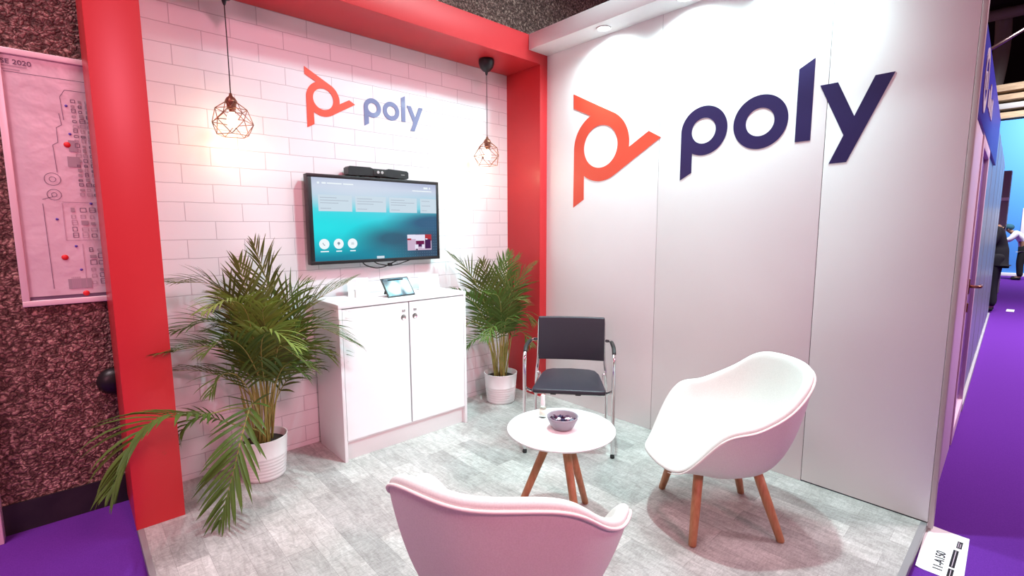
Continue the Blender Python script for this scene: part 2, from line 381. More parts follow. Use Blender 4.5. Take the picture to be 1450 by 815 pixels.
def text_mesh(body, size, name, m, parent, loc, rot, depth=.0008, sx=1, bold=0):
    cu = bpy.data.curves.new(name, 'FONT'); cu.body = body; cu.size = size; cu.extrude = depth; cu.offset = bold
    tmp = bpy.data.objects.new(name+'_tmp', cu); col.objects.link(tmp)
    bpy.context.view_layer.update()
    me = bpy.data.meshes.new_from_object(tmp.evaluated_get(bpy.context.evaluated_depsgraph_get()))
    bpy.data.objects.remove(tmp); bpy.data.curves.remove(cu)
    me.name = name; me.materials.clear(); me.materials.append(m)
    o = bpy.data.objects.new(name, me); col.objects.link(o); o.parent = parent
    o.location = loc; o.rotation_euler = rot; o.scale = (sx, 1, 1)
    return o

# ------------------------------------------------------------------ the setting
struct('floor', MB().box(-2.85, 0, -2.965, .05, -.04, 0), M['plank'], 'grey wood-look plank floor of the raised booth', 'floor')
struct('trim_1', MB().box(-2.874, -2.85, -2.99, .05, -.04, .001, bev=.001), M['edge_trim'], 'grey edge strip along the open side of the booth floor', 'trim')
struct('trim_2', MB().box(-2.874, 0, -2.99, -2.965, -.04, .001, bev=.001), M['edge_trim'], 'grey edge strip along the front of the booth floor', 'trim')
struct('ground', MB().box(-9, 30, -12, 2.0, -.10, -.04), M['carpet'], 'purple exhibition hall carpet around the booth', 'carpet')
struct('wall_back', MB().box(-2.70, -.06, 0, .05, 0, 2.80), M['brick'], 'white brick-patterned back wall of the booth', 'wall')
struct('wall_rear', MB().box(-9, .335, .07, .35, -.04, 6.5).box(.340, 8, .07, .35, -.04, 6.5), M['stone'], 'dark brown exposed-aggregate hall wall behind the booth', 'wall')
struct('baseboard_rear', MB().box(-3.352, -2.6, .058, .07, -.04, .112), M['black_base'], 'black skirting along the foot of the aggregate wall', 'baseboard')
wr = MB()
for (a, b, z0) in ((.05, -1.4415, .0), (-1.4445, -2.4245, .0), (-2.4275, -2.9905, .006)):
    wr.box(0, .04, b, a, z0, 2.95, 0, bev=.0012)
wr.box(.004, .036, -2.99, .05, 0, 2.94, 1)
struct('wall_right', wr, [M['white_wall'], M['dark_gap']], 'pale grey panel wall with a large company logo', 'wall')
struct('trim_3', MB().box(-.001, .045, -3.011, -2.992, -.02, 2.95, bev=.001), M['tan_panel'], 'aluminium end strip of the grey panel wall', 'trim')
struct('trim_4', MB().box(-.211, 0, -3.0, -.402, 2.834, 2.95, bev=.0015), M['fascia'], 'white boxed fascia along the top of the grey wall', 'trim')

pf = thing('portal_frame', 'bright red boxed portal frame around the white brick wall', 'frame', (-1.44, -.2, 0))
def part(mb, name, m, parent, off):
    o = mb.build(name, m, parent); o.data.transform(Matrix.Translation(-Vector(off))); return o
off = (-1.44, -.2, 0)
part(MB().box(-2.878, -2.678, -.402, .05, 0, 2.754, bev=.0015), 'upright', M['red'], pf, off)
part(MB().box(-.082, -.0005, -.402, .05, 0, 2.754, bev=.0015), 'upright', M['red'], pf, off)
part(MB().box(-2.878, -.0005, -.402, .05, 2.754, 2.949, bev=.0015), 'lintel', M['red'], pf, off)

def downlight(y, lab):
    t = thing('downlight', lab, 'light', (-.115, y, 2.834), 0, 'recessed downlights in the fascia')
    MB().lathe([(.040, 0), (.052, 0), (.052, -.006), (.046, -.008), (.040, -.004), (.040, 0)], 40).build('ring', M['fascia'], t)
    MB().lathe([(0, -.002), (.039, -.002), (.039, 0), (0, 0)], 32).build('lamp', M['down_glow'], t)
downlight(-1.05, 'round downlight in white fascia, the one nearest the red frame')
downlight(-1.66, 'round downlight in white fascia, second from the red frame')
downlight(-2.27, 'round downlight in white fascia, third from the red frame')
# ------------------------------------------------------------------ logos
def logo_shapes():
    """2D outlines in metres: a runs along the wall, b is height"""
    cx, cy, R, r = .951, 2.055, .254, .155
    icon = [(.687, 2.481)] + arc(cx, cy, R, 61, 5, 26)[0:] + [(1.204, 2.022), (1.361, 2.109), (1.456, 2.054)] + arc(cx, cy, R, -61, -127, 26) \
        + [(.799, 1.671), (.693, 1.612)] + [(.697, 2.03)] + arc(cx, cy, R, 178, 112, 26) + [(.689, 2.372)]
    hole = arc(cx, cy, r, 360, 0, 60)[:-1]
    def bowl(cx, cy, R): return arc(cx, cy, R, 0, 360, 72)[:-1]
    pc = (1.753, 2.053)
    p = [(1.604, 1.757), (1.682, 1.800), (1.682, 1.921)] + arc(*pc, .150, -118, 180, 80)
    ph = arc(*pc, .078, 360, 0, 48)[:-1]
    o = bowl(2.090, 2.053, .151); oh = arc(2.090, 2.053, .079, 360, 0, 48)[:-1]
    l = [(2.281, 2.299), (2.281, 1.915), (2.357, 1.915), (2.357, 2.341)]
    y = [(2.388, 2.192), (2.510, 1.921), (2.452, 1.782), (2.531, 1.783), (2.706, 2.192), (2.627, 2.192), (2.551, 2.010), (2.469, 2.192)]
    return [('emblem', [icon, hole]), ('letter_p', [p, ph]), ('letter_o', [o, oh]), ('letter_l', [l]), ('letter_y', [y])]
def fix_ccw(lp):
    a = sum(lp[i][0]*lp[(i+1) % len(lp)][1]-lp[(i+1) % len(lp)][0]*lp[i][1] for i in range(len(lp)))
    return lp if a > 0 else lp[::-1]
def make_logo(name, label, loc, rotz, k, depth, m_icon, m_word):
    t = thing(name, label, 'logo', loc, rotz)
    for nm, loops in logo_shapes():
        lp = [[((a-.687)*k, (b-2.055)*k) for a, b in fix_ccw(q)] for q in loops]
        o = MB().prism(lp, depth, lambda a, b, h: (a, -h, b)).build(nm, m_icon if nm == 'emblem' else m_word, t)
    return t
# local x = reading direction, -y = out of the wall
make_logo('wall_logo', 'large orange-red and navy company logo on the grey panel wall', (-.0002, -.687, 2.055), -PI/2, 1.0, .002, M['logo_red'], M['logo_navy'])
make_logo('wall_logo', 'small coral and glare-paled navy company logo on the white brick wall', (-1.807, -.0002, 2.290), 0, .430, .004, M['logo_red'], M['logo_navy_glare'])

# ------------------------------------------------------------------ poster on the aggregate wall
PX, PY, PZ = -2.55, .07, 1.68
po = thing('framed_poster', 'framed hall floor plan poster on the aggregate wall beside the red frame', 'poster', (PX, PY, PZ))
x0, x1, z0, z1 = -3.193-PX, -1.95-PX, 1.080-PZ, 2.290-PZ
fw = .028
f = MB()
f.box(x0, x1, -.018, 0, z0, z0+fw, bev=.003).box(x0, x1, -.018, 0, z1-fw, z1, bev=.003)
f.box(x0, x0+fw, -.018, 0, z0+fw, z1-fw, bev=.003).box(x1-fw, x1, -.018, 0, z0+fw, z1-fw, bev=.003)
f.build('frame', M['frame_pink'], po)
sh = MB()
nx, nz = 40, 40
rs = random.Random(3)
for i in range(nx+1):
    for j in range(nz+1):
        a = x0+fw+(x1-x0-2*fw)*i/nx; b = z0+fw+.018+(z1-z0-2*fw-.018)*j/nz
        u = (a-x0)/.3; w = (b-z0)/(z1-z0)
        s_ = math.exp(-max(0, u-.1)*3)*.0014*(math.sin(w*13+u*3)+1) if 0 < i < nx else 0
        sh.v.append((a, -.0035-s_, b))
for i in range(nx):
    for j in range(nz):
        q = [i*(nz+1)+j, (i+1)*(nz+1)+j, (i+1)*(nz+1)+j+1, i*(nz+1)+j+1]; sh.f.append(q); sh.mi.append(0); sh.smooth.append(True)
sheet = sh.build('sheet', M['poster_paper'], po)
MB().box(x0+fw, x1-fw, -.002, 0, z0+fw, z1-fw).build('backing', M['print'], po)
def strip(mb, p, q, w, y=-.0070, mi=0):
    p, q = Vector(p), Vector(q); d = (q-p); L = d.length
    if L < 1e-5: return
    n = Vector((-d.y, d.x))/L*w/2
    P = [p+n, q+n, q-n, p-n]
    mb.add([(v.x, y, v.y) for v in P], [[0, 1, 2, 3]], mi)
def quad(mb, xa, xb, za, zb, y=-.0070, mi=0): mb.add([(xa, y, za), (xb, y, za), (xb, y, zb), (xa, y, zb)], [[0, 1, 2, 3]], mi)
pm = MB()
P_ = lambda x, z: (x-PX, z-PZ)     # world x, z on the wall
# hall outline, stand blocks, captions: lines as in the printed plan
for a, b in (((-3.16, 2.185), (-1.98, 2.185)), ((-2.955, 2.135), (-1.98, 2.135)), ((-2.975, 2.10), (-2.97, 1.99)), ((-2.975, 2.10), (-2.955, 2.135)), ((-2.985, 2.02), (-2.98, 1.965)),
             ((-2.98, 1.965), (-3.0, 1.95)), ((-3.0, 1.95), (-3.0, 1.88)), ((-3.0, 1.88), (-3.02, 1.865)), ((-3.02, 1.865), (-3.015, 1.735)), ((-3.08, 1.58), (-3.075, 1.16)),
             ((-3.08, 1.60), (-3.04, 1.615)), ((-3.12, 1.125), (-1.98, 1.125)), ((-3.115, 1.118), (-1.98, 1.118))):
    strip(pm, P_(*a), P_(*b), .0022)
for c, r in (((-3.035, 1.70), .03), ((-3.035, 1.70), .012), ((-3.035, 1.625), .026), ((-3.035, 1.625), .01)):
    q = arc(c[0], c[1], r, 0, 360, 22)
    for i in range(22): strip(pm, P_(*q[i]), P_(*q[i+1]), .0022)
rp = random.Random(11)
def block_rows(xa, xb, za, zb, n, m):
    for i in range(n):
        for j in range(m):
            a = xa+(xb-xa)*(i+.12)/n; b = xa+(xb-xa)*(i+.5+.38*rp.random())/n
            c = za+(zb-za)*(j+.12)/m; d = za+(zb-za)*(j+.5+.38*rp.random())/m
            mi = rp.choice((0, 0, 1, 1, 2))
            if mi == 2: quad(pm, a-PX, b-PX, c-PZ, d-PZ, mi=2)
            else:
                for p, q in (((a, c), (b, c)), ((b, c), (b, d)), ((b, d), (a, d)), ((a, d), (a, c))): strip(pm, P_(*p), P_(*q), .0026, mi=mi)
                if rp.random() < .6: strip(pm, P_(a, (c+d)/2), P_(b, (c+d)/2), .002, mi=mi)
block_rows(-2.94, -2.70, 1.62, 2.10, 9, 20)
block_rows(-2.985, -2.70, 1.41, 1.57, 8, 5)
block_rows(-2.93, -2.70, 1.17, 1.37, 7, 6)
block_rows(-2.70, -2.0, 1.17, 2.10, 14, 26)
for k in range(9): strip(pm, P_(-3.005+.004*k, 1.155), P_(-3.005+.004*k, 1.215), .002, mi=1)
quad(pm, -3.02-PX, -2.93-PX, 1.155-PZ, 1.205-PZ, -.0068, 2)
quad(pm, -2.962-PX, -2.93-PX, 1.84-PZ, 1.895-PZ, -.0068, 2); quad(pm, -2.972-PX, -2.925-PX, 1.765-PZ, 1.815-PZ, -.0068, 2)
for p, q in (((-3.01, 1.59), (-2.7, 1.59)), ((-3.01, 1.40), (-2.7, 1.40)), ((-3.01, 1.40), (-3.01, 1.585)), ((-2.95, 1.38), (-2.95, 1.16))): strip(pm, P_(*p), P_(*q), .0026, mi=1)
for w, z in ((.085, 2.212), (.06, 2.196)): strip(pm, P_(-3.165, z), P_(-3.165+w, z), .005, mi=1)
pm.build('printed_plan', [M['print'], M['print_soft'], M['print_grey']], sheet)
text_mesh('ISE 2020', .030, 'printed_title', M['print'], sheet, (-3.176-PX, -.0070, 2.221-PZ), (PI/2, 0, 0), .0004, 1.08, .0003)
for (x, z) in ((-2.967, 1.872), (-3.022, 1.315), (-2.956, 1.128)):
    MB().lathe([(0, 0), (.0135, 0), (.0135, .0006), (0, .0006)], 24).build('red_sticker', M['red_dot'], sheet, None)
    o = bpy.data.objects[-1] if False else None
for i, o in enumerate([c for c in sheet.children if c.name.startswith('red_sticker')]):
    x, z = ((-2.967, 1.872), (-3.022, 1.315), (-2.956, 1.128))[i]
    o.location = (x-PX, -.0068, z-PZ); o.rotation_euler.x = PI/2
for (x, z) in ((-3.035, 1.505), (-2.975, 1.37), (-2.965, 1.25), (-2.90, 1.585), (-2.955, 2.06), (-2.952, 1.925)):
    o = MB().lathe([(0, 0), (.006, 0), (.006, .0005), (0, .0005)], 16).build('blue_mark', M['blue_dot'], sheet)
    o.location = (x-PX, -.0068, z-PZ); o.rotation_euler.x = PI/2
g = MB().lathe([(0, .05), (.03, .047), (.055, .034), (.068, .014), (.072, 0), (0, 0)], 36).build('wall_grommet', M['black'])
g.location = (-2.885, .07, .645); g.rotation_euler.x = PI/2
tag(g, 'round black plug on the aggregate wall behind the red frame', 'plug')
# pale panel at the far edge of the aggregate wall
pn = MB().box(-4.4, -3.352, -.02, .068, -.04, 2.3, bev=.003).build('partition_panel', M['pink_panel'])
tag(pn, 'pale pink partition panel at the end of the black skirting', 'panel')

# ------------------------------------------------------------------ pendant lamps
def cage_edges():
    ring = lambda n, r, z, o: [Vector((r*math.cos(2*PI*(k+o)/n), r*math.sin(2*PI*(k+o)/n), z)) for k in range(n)]
    A = ring(5, .030, .000, .0); B = ring(5, .080, -.042, .5); Cc = ring(5, .106, -.108, 0); D = ring(5, .080, -.178, .5)
    E = []
    for k in range(5):
        E += [(A[k], A[(k+1) % 5]), (A[k], B[k]), (A[(k+1) % 5], B[k]), (B[k], B[(k+1) % 5]), (B[k], Cc[k]), (B[k], Cc[(k+1) % 5]), (Cc[k], Cc[(k+1) % 5]),
              (Cc[k], D[k]), (Cc[(k+1) % 5], D[k]), (D[k], D[(k+1) % 5])]
    return E
def pendant(x, y, top, holder, lab):
    """holder = height of the cage's top ring"""
    t = thing('pendant_lamp', lab, 'lamp', (x, y, top), 0, 'wire cage pendant lamps under the red lintel')
    h = holder-top
    MB().lathe([(0, 0), (.058, 0), (.062, -.012), (.060, -.035), (.050, -.062), (.030, -.085), (.012, -.094), (.009, -.108), (.005, -.118), (0, -.118)], 40).build('canopy', M['black'], t)
    MB().tube([(0, 0, -.11), (.001, 0, h/2), (0, 0, h+.03)], .0028, 8).build('cable', M['black_soft'], t)
    MB().lathe([(0, h+.048), (.006, h+.046), (.010, h+.030), (.022, h+.020), (.030, h+.004), (.031, h-.002), (.024, h-.012), (.022, h-.036), (.020, h-.040), (0, h-.040)], 32).build('lamp_holder', M['copper'], t)
    c = MB()
    for p, q in cage_edges(): c.tube([p+Vector((0, 0, h)), q+Vector((0, 0, h))], .0021, 6)
    c.build('cage', M['copper'], t)
    b = MB().lathe([(.0125, h-.040), (.013, h-.055)], 20).build('bulb', M['copper'], t)
    b2 = MB().lathe([(.0125, h-.055), (.016, h-.066), (.024, h-.082), (.029, h-.100), (.028, h-.114), (.020, h-.128), (.010, h-.134), (0, h-.136)], 28)
    b2.build('bulb_glass', M['bulb_glass'], b)
    L = bpy.data.lights.new('pendant_glow', 'POINT'); L.color = (1, .80, .50); L.energy = PENDANT_W; L.shadow_soft_size = .03
    lo = bpy.data.objects.new('pendant_glow', L); col.objects.link(lo); lo.location = (x, y, holder-.19)
PENDANT_W = 2.2
pendant(-2.283, -.2, 2.754, 2.140, 'wire cage pendant lamp hanging in front of brick above the larger palm')
pendant(-.474, -.2, 2.754, 2.128, 'wire cage pendant lamp with visible black ceiling cup near the red corner')

# ------------------------------------------------------------------ television
tv = thing('television', 'black wall-mounted television showing a teal menu screen', 'television', (-1.374, -.10, 1.51))
b = MB(); X0, X1, Z0, Z1 = -.491, .491, -.289, .290
b.box(X0, X1, 0, .055, Z0, Z1, bev=.004)
casing = b.build('casing', M['black'], tv)
bz = MB()
for (a, c, d, e) in ((X0, X1, Z0, -.267), (X0, X1, .269, Z1), (X0, -.464, -.267, .269), (.471, X1, -.267, .269)): bz.box(a, c, -.006, .001, d, e, bev=.0015)
bz.build('bezel', M['black'], tv)
MB().box(-.2, .2, .055, .0985, -.15, .15, bev=.004).build('wall_mount', M['black_soft'], tv)
scr = MB().box(-.4635, .4705, -.0015, .002, -.2665, .2685).build('screen', M['tv_screen'], tv)
TX, TZ = -1.374, 1.51
def ui(name, quads, mats, y=-.003):
    m = MB()
    for q in quads:
        mi = q[4] if len(q) > 4 else 0
        yy = y-(q[5] if len(q) > 5 else 0)
        m.add([(q[0]-TX, yy, q[2]-TZ), (q[1]-TX, yy, q[2]-TZ), (q[1]-TX, yy, q[3]-TZ), (q[0]-TX, yy, q[3]-TZ)], [[0, 1, 2, 3]], mi)
    return m.build(name, mats, scr, fixn=False)
for (a, c) in ((-1.800, -1.574), (-1.550, -1.324), (-1.298, -1.074), (-1.045, -.9055)):
    ln = [(a+.012, a+.012+w*min(1, (c-a)/.224), z, z+.004, 1, .0006) for w, z in ((.11, 1.651), (.19, 1.634), (.12, 1.617), (.07, 1.582)) if a+.012+w < c or c-a > .2 or w < .12]
    ui('menu_tile', [(a, c, 1.566, 1.671)]+ln, [M['ui_tile'], M['ui_line']])
for x in (-1.774, -1.678, -1.582):
    m = MB(); m.lathe([(0, 0), (.0335, 0)], 36); 
    for v in range(len(m.v)): p = m.v[v]; m.v[v] = (p[0]+x-TX, -.003, p[1]+1.354-TZ)
    o = m.build('call_button', [M['ui_white'], M['ui_grey']], scr, fixn=False)
    k = MB()
    if x < -1.7: 
        k.tube([(-.009, 0, .008), (-.006, 0, -.002), (.004, 0, -.009)], [.003, .0018, .003], 6)
    elif x < -1.6: k.lathe([(.006, 0), (.009, 0)], 18); k.v = [(p[0], 0, p[1]+.003) for p in k.v]; quad(k, -.0015, .0015, -.012, -.005, 0)
    else: 
        for zz in (-.006, 0, .006): quad(k, -.010, .010, zz-.001, zz+.001, 0)
    k.v = [(p[0]+x-TX, -.0036-abs(p[1])*.05, p[2]+1.354-TZ) for p in k.v]
    k.build('call_symbol', M['ui_grey'], scr, fixn=False)
    ui('button_caption', [(x-.026 if x < -1.7 else x-.019, x+.028 if x < -1.7 else x+.02, 1.302, 1.309)], [M['ui_white']])
ui('caption_bar', [(-1.802, -1.788, 1.739, 1.751), (-1.772, -1.745, 1.740, 1.750), (-1.738, -1.64, 1.741, 1.749), (-1.63, -1.56, 1.741, 1.749)], [M['ui_white']])
ui('clock_bar', [(-1.014, -.978, 1.742, 1.755), (-.965, -.955, 1.742, 1.755), (-1.11, -.945, 1.722, 1.729)], [M['ui_white']])
ui('page_tab', [(-1.408, -1.35, 1.2445, 1.262)], [M['ui_tile']])
ui('camera_preview', [(-1.162, -.955, 1.292, 1.408, 0), (-1.162, -1.092, 1.375, 1.408, 1, .0003), (-1.092, -1.012, 1.360, 1.405, 1, .0004), (-1.012, -.955, 1.36, 1.408, 2, .0003), (-1.162, -1.13, 1.368, 1.38, 2, .0005),
    (-1.012, -.962, 1.302, 1.372, 4, .0006), (-1.09, -1.02, 1.335, 1.362, 3, .0005), (-1.07, -1.03, 1.318, 1.336, 4, .0006), (-1.008, -.99, 1.37, 1.378, 1, .0007), (-1.10, -1.072, 1.302, 1.334, 1, .0007), (-1.04, -1.018, 1.305, 1.334, 1, .0007), (-1.09, -1.078, 1.293, 1.303, 5, .0008)],
    [M['ui_lilac'], M['ui_sky'], M['ui_red'], M['ui_plum'], M['ui_violet'], M['ui_black']])
cb = MB()
cb.tube(catmull([(-.13, .03, -.285), (-.10, .03, -.312), (-.03, .03, -.333), (.03, .03, -.330), (.07, .03, -.316), (.15, .03, -.285)], 8), .004, 8)
cb.build('cable', M['black_soft'], tv)
cb = MB(); cb.tube(catmull([(-.045, .025, -.287), (-.01, .025, -.306), (.05, .025, -.318), (.085, .025, -.322), (.16, .025, -.312), (.25, .025, -.287)], 8), .0035, 8)
cb.build('cable', M['black_soft'], tv)
MB().box(.066, .094, .015, .037, -.326, -.304, bev=.003).build('cable_tie', M['black_soft'], tv)

vb = thing('video_bar', 'dark grey conference camera bar resting on top of the television', 'video bar', (-1.368, -.075, 1.800))
oc = [(-.226, .012), (-.214, .006), (-.05, .012), (.05, .012), (.214, .004), (.226, .012), (.226, .050), (.214, .060), (.07, .066), (.05, .060), (-.05, .060), (-.07, .067), (-.214, .066), (-.226, .056)]
MB().prism([oc], .072, lambda a, b, h: (a, .036-h, b)).build('body', M['black'], vb)
MB().box(-.048, .048, -.0395, -.030, .016, .057, bev=.003).build('camera_window', M['black_soft'], vb)
for x in (-.014, .016):
    o = MB().lathe([(0, 0), (.010, 0), (.010, .004), (.006, .005), (0, .003)], 20).build('lens', M['steel'], vb); o.location = (x, -.0393, .037); o.rotation_euler.x = PI/2
for x in (-.185, -.115, .0): MB().box(x-.012, x+.012, -.02, .02, 0, .014, bev=.002).build('foot', M['black_soft'], vb)
o = MB().box(.165, .195, -.0368, -.0355, .030, .034).build('badge', M['steel'], vb)

# ------------------------------------------------------------------ cabinet
CX, CY = -1.3615, -.229
cab = thing('cabinet', 'white two-door cabinet standing against the brick wall under the television', 'cabinet', (CX, CY, 0))
cabp = lambda mb, n, m: part(mb, n, m, cab, (CX, CY, 0))
carc = MB().box(-1.838, -1.818, -.428, -.03, 0, .972, bev=.001).box(-.905, -.885, -.428, -.03, 0, .972, bev=.001).box(-1.818, -.905, -.05, -.03, 0, .972)
carc.box(-1.818, -.905, -.408, -.05, .115, .131)
cabp(carc, 'carcass', M['cab_white'])
cabp(MB().box(-1.840, -.883, -.430, -.028, .972, .997, bev=.0015), 'top', M['cab_white'])
cabp(MB().box(-1.818, -.905, -.400, -.382, 0, .118, bev=.001), 'plinth', M['cab_edge'])
for (a, c, hx) in ((-1.815, -1.362, -1.399), (-1.352, -.908, -1.313)):
    lp = [[(a, .134), (c, .134), (c, .966), (a, .966)], arc(hx, .868, .0155, 360, 0, 32)[:-1]]
    dr = cabp(MB().prism(lp, .018, lambda x, z, h: (x, -.409-h, z)), 'door', M['cab_white'])
    q = MB().lathe([(.0155, -.017), (.0155, .0), (.0185, .0015), (.0195, .0005), (.0195, 0)], 32)
    o = q.build('finger_hole', M['steel'], dr, fixn=False); o.location = (hx-CX, -.4272-CY, .868); o.rotation_euler.x = PI/2
    q = MB().lathe([(0, -.001), (.0158, -.001)], 24); o = q.build('hole_back', M['copper'], dr, fixn=False); o.location = (hx-CX, -.412-CY, .868); o.rotation_euler.x = PI/2
    lk = MB()
    for s_ in (-1, 1): lk.box(hx+.002+s_*.0065-.0035, hx+.002+s_*.0065+.0035, -.4325, -.4265, .906, .921, bev=.0015)
    part(lk, 'lock', M['steel'], dr, (CX, CY, 0))

# things on the cabinet
tb = thing('tablet', 'small touch tablet with bright blue screen leaning on the white cabinet', 'tablet', (-1.365, -.315, .997), .10)
tilt = Matrix.Translation((0, -.040, .004)) @ Matrix.Rotation(-math.radians(37), 4, 'X')
m = MB().box(-.108, .108, 0, .010, 0, .148, bev=.003, rot=tilt); m.build('body', M['black'], tb)
MB().box(-.1005, .1005, -.0012, .0003, .008, .140, rot=tilt).build('screen', M['tablet_screen'], tb)
MB().box(-.06, .06, .012, .018, .0, .118, bev=.002, rot=Matrix.Translation((0, .075, .0025)) @ Matrix.Rotation(math.radians(28), 4, 'X')).build('stand', M['black_soft'], tb)
def card(x, y, w, h, lab, lines, rz):
    t = thing('table_sign', lab, 'sign', (x, y, .997), rz)
    tl = Matrix.Rotation(-math.radians(8), 4, 'X')
    MB().box(-w/2, w/2, -.0015, .0015, .001, h, bev=.0005, rot=tl).build('board', M['tab_white'], t)
    MB().box(-w/2, w/2, -.004, .045, 0, .002, bev=.0005).build('foot', M['tab_white'], t)
    mb = MB()
    for (a, b, z, d) in lines: mb.box(a, b, -.0021, -.0016, z, z+d, rot=tl)
    mb.build('print', M['print_soft'], t)
card(-1.018, -.16, .170, .112, 'blank white table sign beside the tablet, at the plainer end of the cabinet', [(-.068, -.028, .095, .004), (-.070, -.045, .082, .0025)], -.06)
card(-1.555, -.11, .150, .118, 'white table sign standing behind the palm tips and the small white box', [(-.055, -.01, .10, .004), (-.055, .03, .085, .003), (-.055, .02, .072, .003)], -.02)
sb = thing('small_box', 'small white box in front of the white table sign near the palm tips', 'box', (-1.587, -.20, .997), -.1)
MB().box(-.036, .036, -.02, .02, 0, .052, bev=.003).build('carton', M['white_plastic'], sb)
MB().box(-.0365, .0365, -.0205, .0205, .046, .057, bev=.003).build('lid', M['paper'], sb)

# ------------------------------------------------------------------ table and what stands on it
TBX, TBY, TH = -1.315, -1.751, .49
ta = thing('coffee_table', 'round white coffee table with splayed oak legs', 'table', (TBX, TBY, 0))
MB().lathe([(0, TH-.022), (.225, TH-.022), (.250, TH-.014), (.2605, TH-.005), (.2616, TH-.002), (.2600, TH), (0, TH)], 96).build('table_top', M['table_white'], ta)
MB().lathe([(0, TH-.05), (.06, TH-.05), (.075, TH-.022), (0, TH-.022)], 40).build('hub', M['oak'], ta)
right = -.7411
for a in (172, 288, 48):
    th = right+math.radians(a)
    d = Vector((math.cos(th), math.sin(th), 0))
    MB().tube([d*.045+Vector((0, 0, TH-.03)), d*.225+Vector((0, 0, .003)), d*.226], [.0215, .0165, .013], 20).build('leg', M['oak'], ta)
BX, BY = -1.316, -1.762
bo = thing('bowl', 'grey stoneware bowl of wrapped sweets on the white table', 'bowl', (BX, BY, TH))
MB().lathe([(0, 0), (.042, 0), (.048, .004), (.062, .026), (.072, .048), (.0755, .062), (.0735, .064), (.070, .060), (.062, .036), (.050, .016), (0, .010)], 56).build('vessel', M['bowl'], bo)
def sweet_mesh(seed):
    r = random.Random(seed); m = MB()
    bm = bmesh.new(); bmesh.ops.create_icosphere(bm, subdivisions=2, radius=1)
    for v in bm.verts: v.co = Vector((v.co.x*.016, v.co.y*.0095, v.co.z*.008))*(1+r.uniform(-.16, .16))
    m.frombm(bm, 0, False)
    for s_ in (-1, 1):
        n = 7; vs = [(s_*.0145, 0, 0)]
        for k in range(n):
            a = -.75+1.5*k/(n-1); vs.append((s_*(.0145+.011*math.cos(a)), .011*math.sin(a), .002*(-1)**k+r.uniform(-.001, .001)))
        m.add(vs, [[0, k, k+1] for k in range(1, n)])
    return m
proto = {k: sweet_mesh(i).build('wrapped_sweet', M[k]) for i, k in enumerate(('foil_dark', 'foil_plum', 'foil_white'))}
used = set(); rb = random.Random(21); cnt = 0
for layer, (zz, rad, n) in enumerate(((.021, .028, 6), (.033, .038, 9), (.043, .042, 10), (.049, .022, 5))):
    for i in range(n):
        k = rb.choice(('foil_dark', 'foil_dark', 'foil_dark', 'foil_plum', 'foil_white')) if layer > 1 else 'foil_dark'
        o = proto[k] if k not in used else proto[k].copy()
        if k in used: col.objects.link(o)
        used.add(k)
        a = 2*PI*(i+rb.random()*.4)/n; rr = rad*(.55+.45*rb.random()) if i % 2 else rad
        if layer == 0: rr = rad*.8
        o.location = (BX+rr*math.cos(a), BY+rr*math.sin(a), TH+zz+rb.uniform(-.002, .003)); o.rotation_euler = (rb.uniform(-.5, .5), rb.uniform(-.5, .5), rb.uniform(0, 6.28))
        tag(o, {'foil_dark': 'shiny dark blue wrapped sweet in the grey bowl', 'foil_plum': 'shiny plum wrapped sweet in the grey bowl', 'foil_white': 'white wrapped sweet among the dark ones in the bowl'}[k], 'sweet',
            {'foil_dark': 'dark blue sweets in the bowl', 'foil_plum': 'plum sweets in the bowl', 'foil_white': 'white sweets in the bowl'}[k])
for k in proto:
    if k not in used: bpy.data.objects.remove(proto[k])
w = sweet_mesh(9).build('sweet_wrapper', M['foil_white']); w.location = (-1.228, -1.672, TH+.007); w.rotation_euler.z = .6
tag(w, 'crumpled white sweet wrapper lying on the table behind the bowl', 'wrapper')
sp = thing('spray_bottle', 'small spray bottle with tall white cap on the coffee table', 'bottle', (-1.285, -1.600, TH))
MB().lathe([(0, 0), (.0165, 0), (.0180, .003), (.0180, .048), (.0150, .056), (.0105, .060), (.0105, .064), (0, .064)], 32).build('bottle', M['glass'], sp)
MB().lathe([(.0183, .012), (.0183, .044)], 32).build('label', M['spray_liquid'], sp)
MB().lathe([(0, .063), (.0118, .063), (.0118, .078), (.0105, .082), (.0098, .116), (.0085, .119), (0, .119)], 28).build('cap', M['white_plastic'], sp)

# ------------------------------------------------------------------ visitor chair
ch = thing('visitor_chair', 'black leather visitor chair with chrome tube frame and arms', 'chair', (-.554, -1.151, 0), math.atan2(-.63, -.78))
# local: +x forward, +y to the sitter's left
W2 = .28
sm_ = bmesh.new(); sl = [(.235, -.228), (.240, -.20), (.240, .20), (.235, .228), (.215, .234), (-.12, .200), (-.20, .175), (-.232, .13), (-.240, .0), (-.232, -.13), (-.20, -.175), (-.12, -.200), (.215, -.234)]
for zz in (.402, .436): [sm_.verts.new((a, b, zz-.006*max(0, (a-.19)/.05) if zz > .41 else zz)) for a, b in sl]
sm_.verts.ensure_lookup_table(); ns = len(sl)
sm_.faces.new([sm_.verts[i] for i in range(ns)]); sm_.faces.new([sm_.verts[ns+i] for i in range(ns)][::-1])
for i in range(ns): sm_.faces.new([sm_.verts[i], sm_.verts[(i+1) % ns], sm_.verts[ns+(i+1) % ns], sm_.verts[ns+i]])
bmesh.ops.bevel(sm_, geom=[e for e in sm_.edges if abs(e.verts[0].co.z-e.verts[1].co.z) < .01], offset=.010, segments=3, profile=.6, affect='EDGES')
smooth_by_angle(MB().frombm(sm_, 0, True).build('seat', M['leather'], ch), 50)
bk = MB()
n = 12
prof = [(-.262+.010*math.cos(PI*i/n-PI/2)*0, .5+.32*i/n) for i in range(n+1)]
bm = bmesh.new(); bmesh.ops.create_cube(bm, size=1)
for v in bm.verts: v.co = Vector((v.co.x*.034, v.co.y*.475, v.co.z*.312))
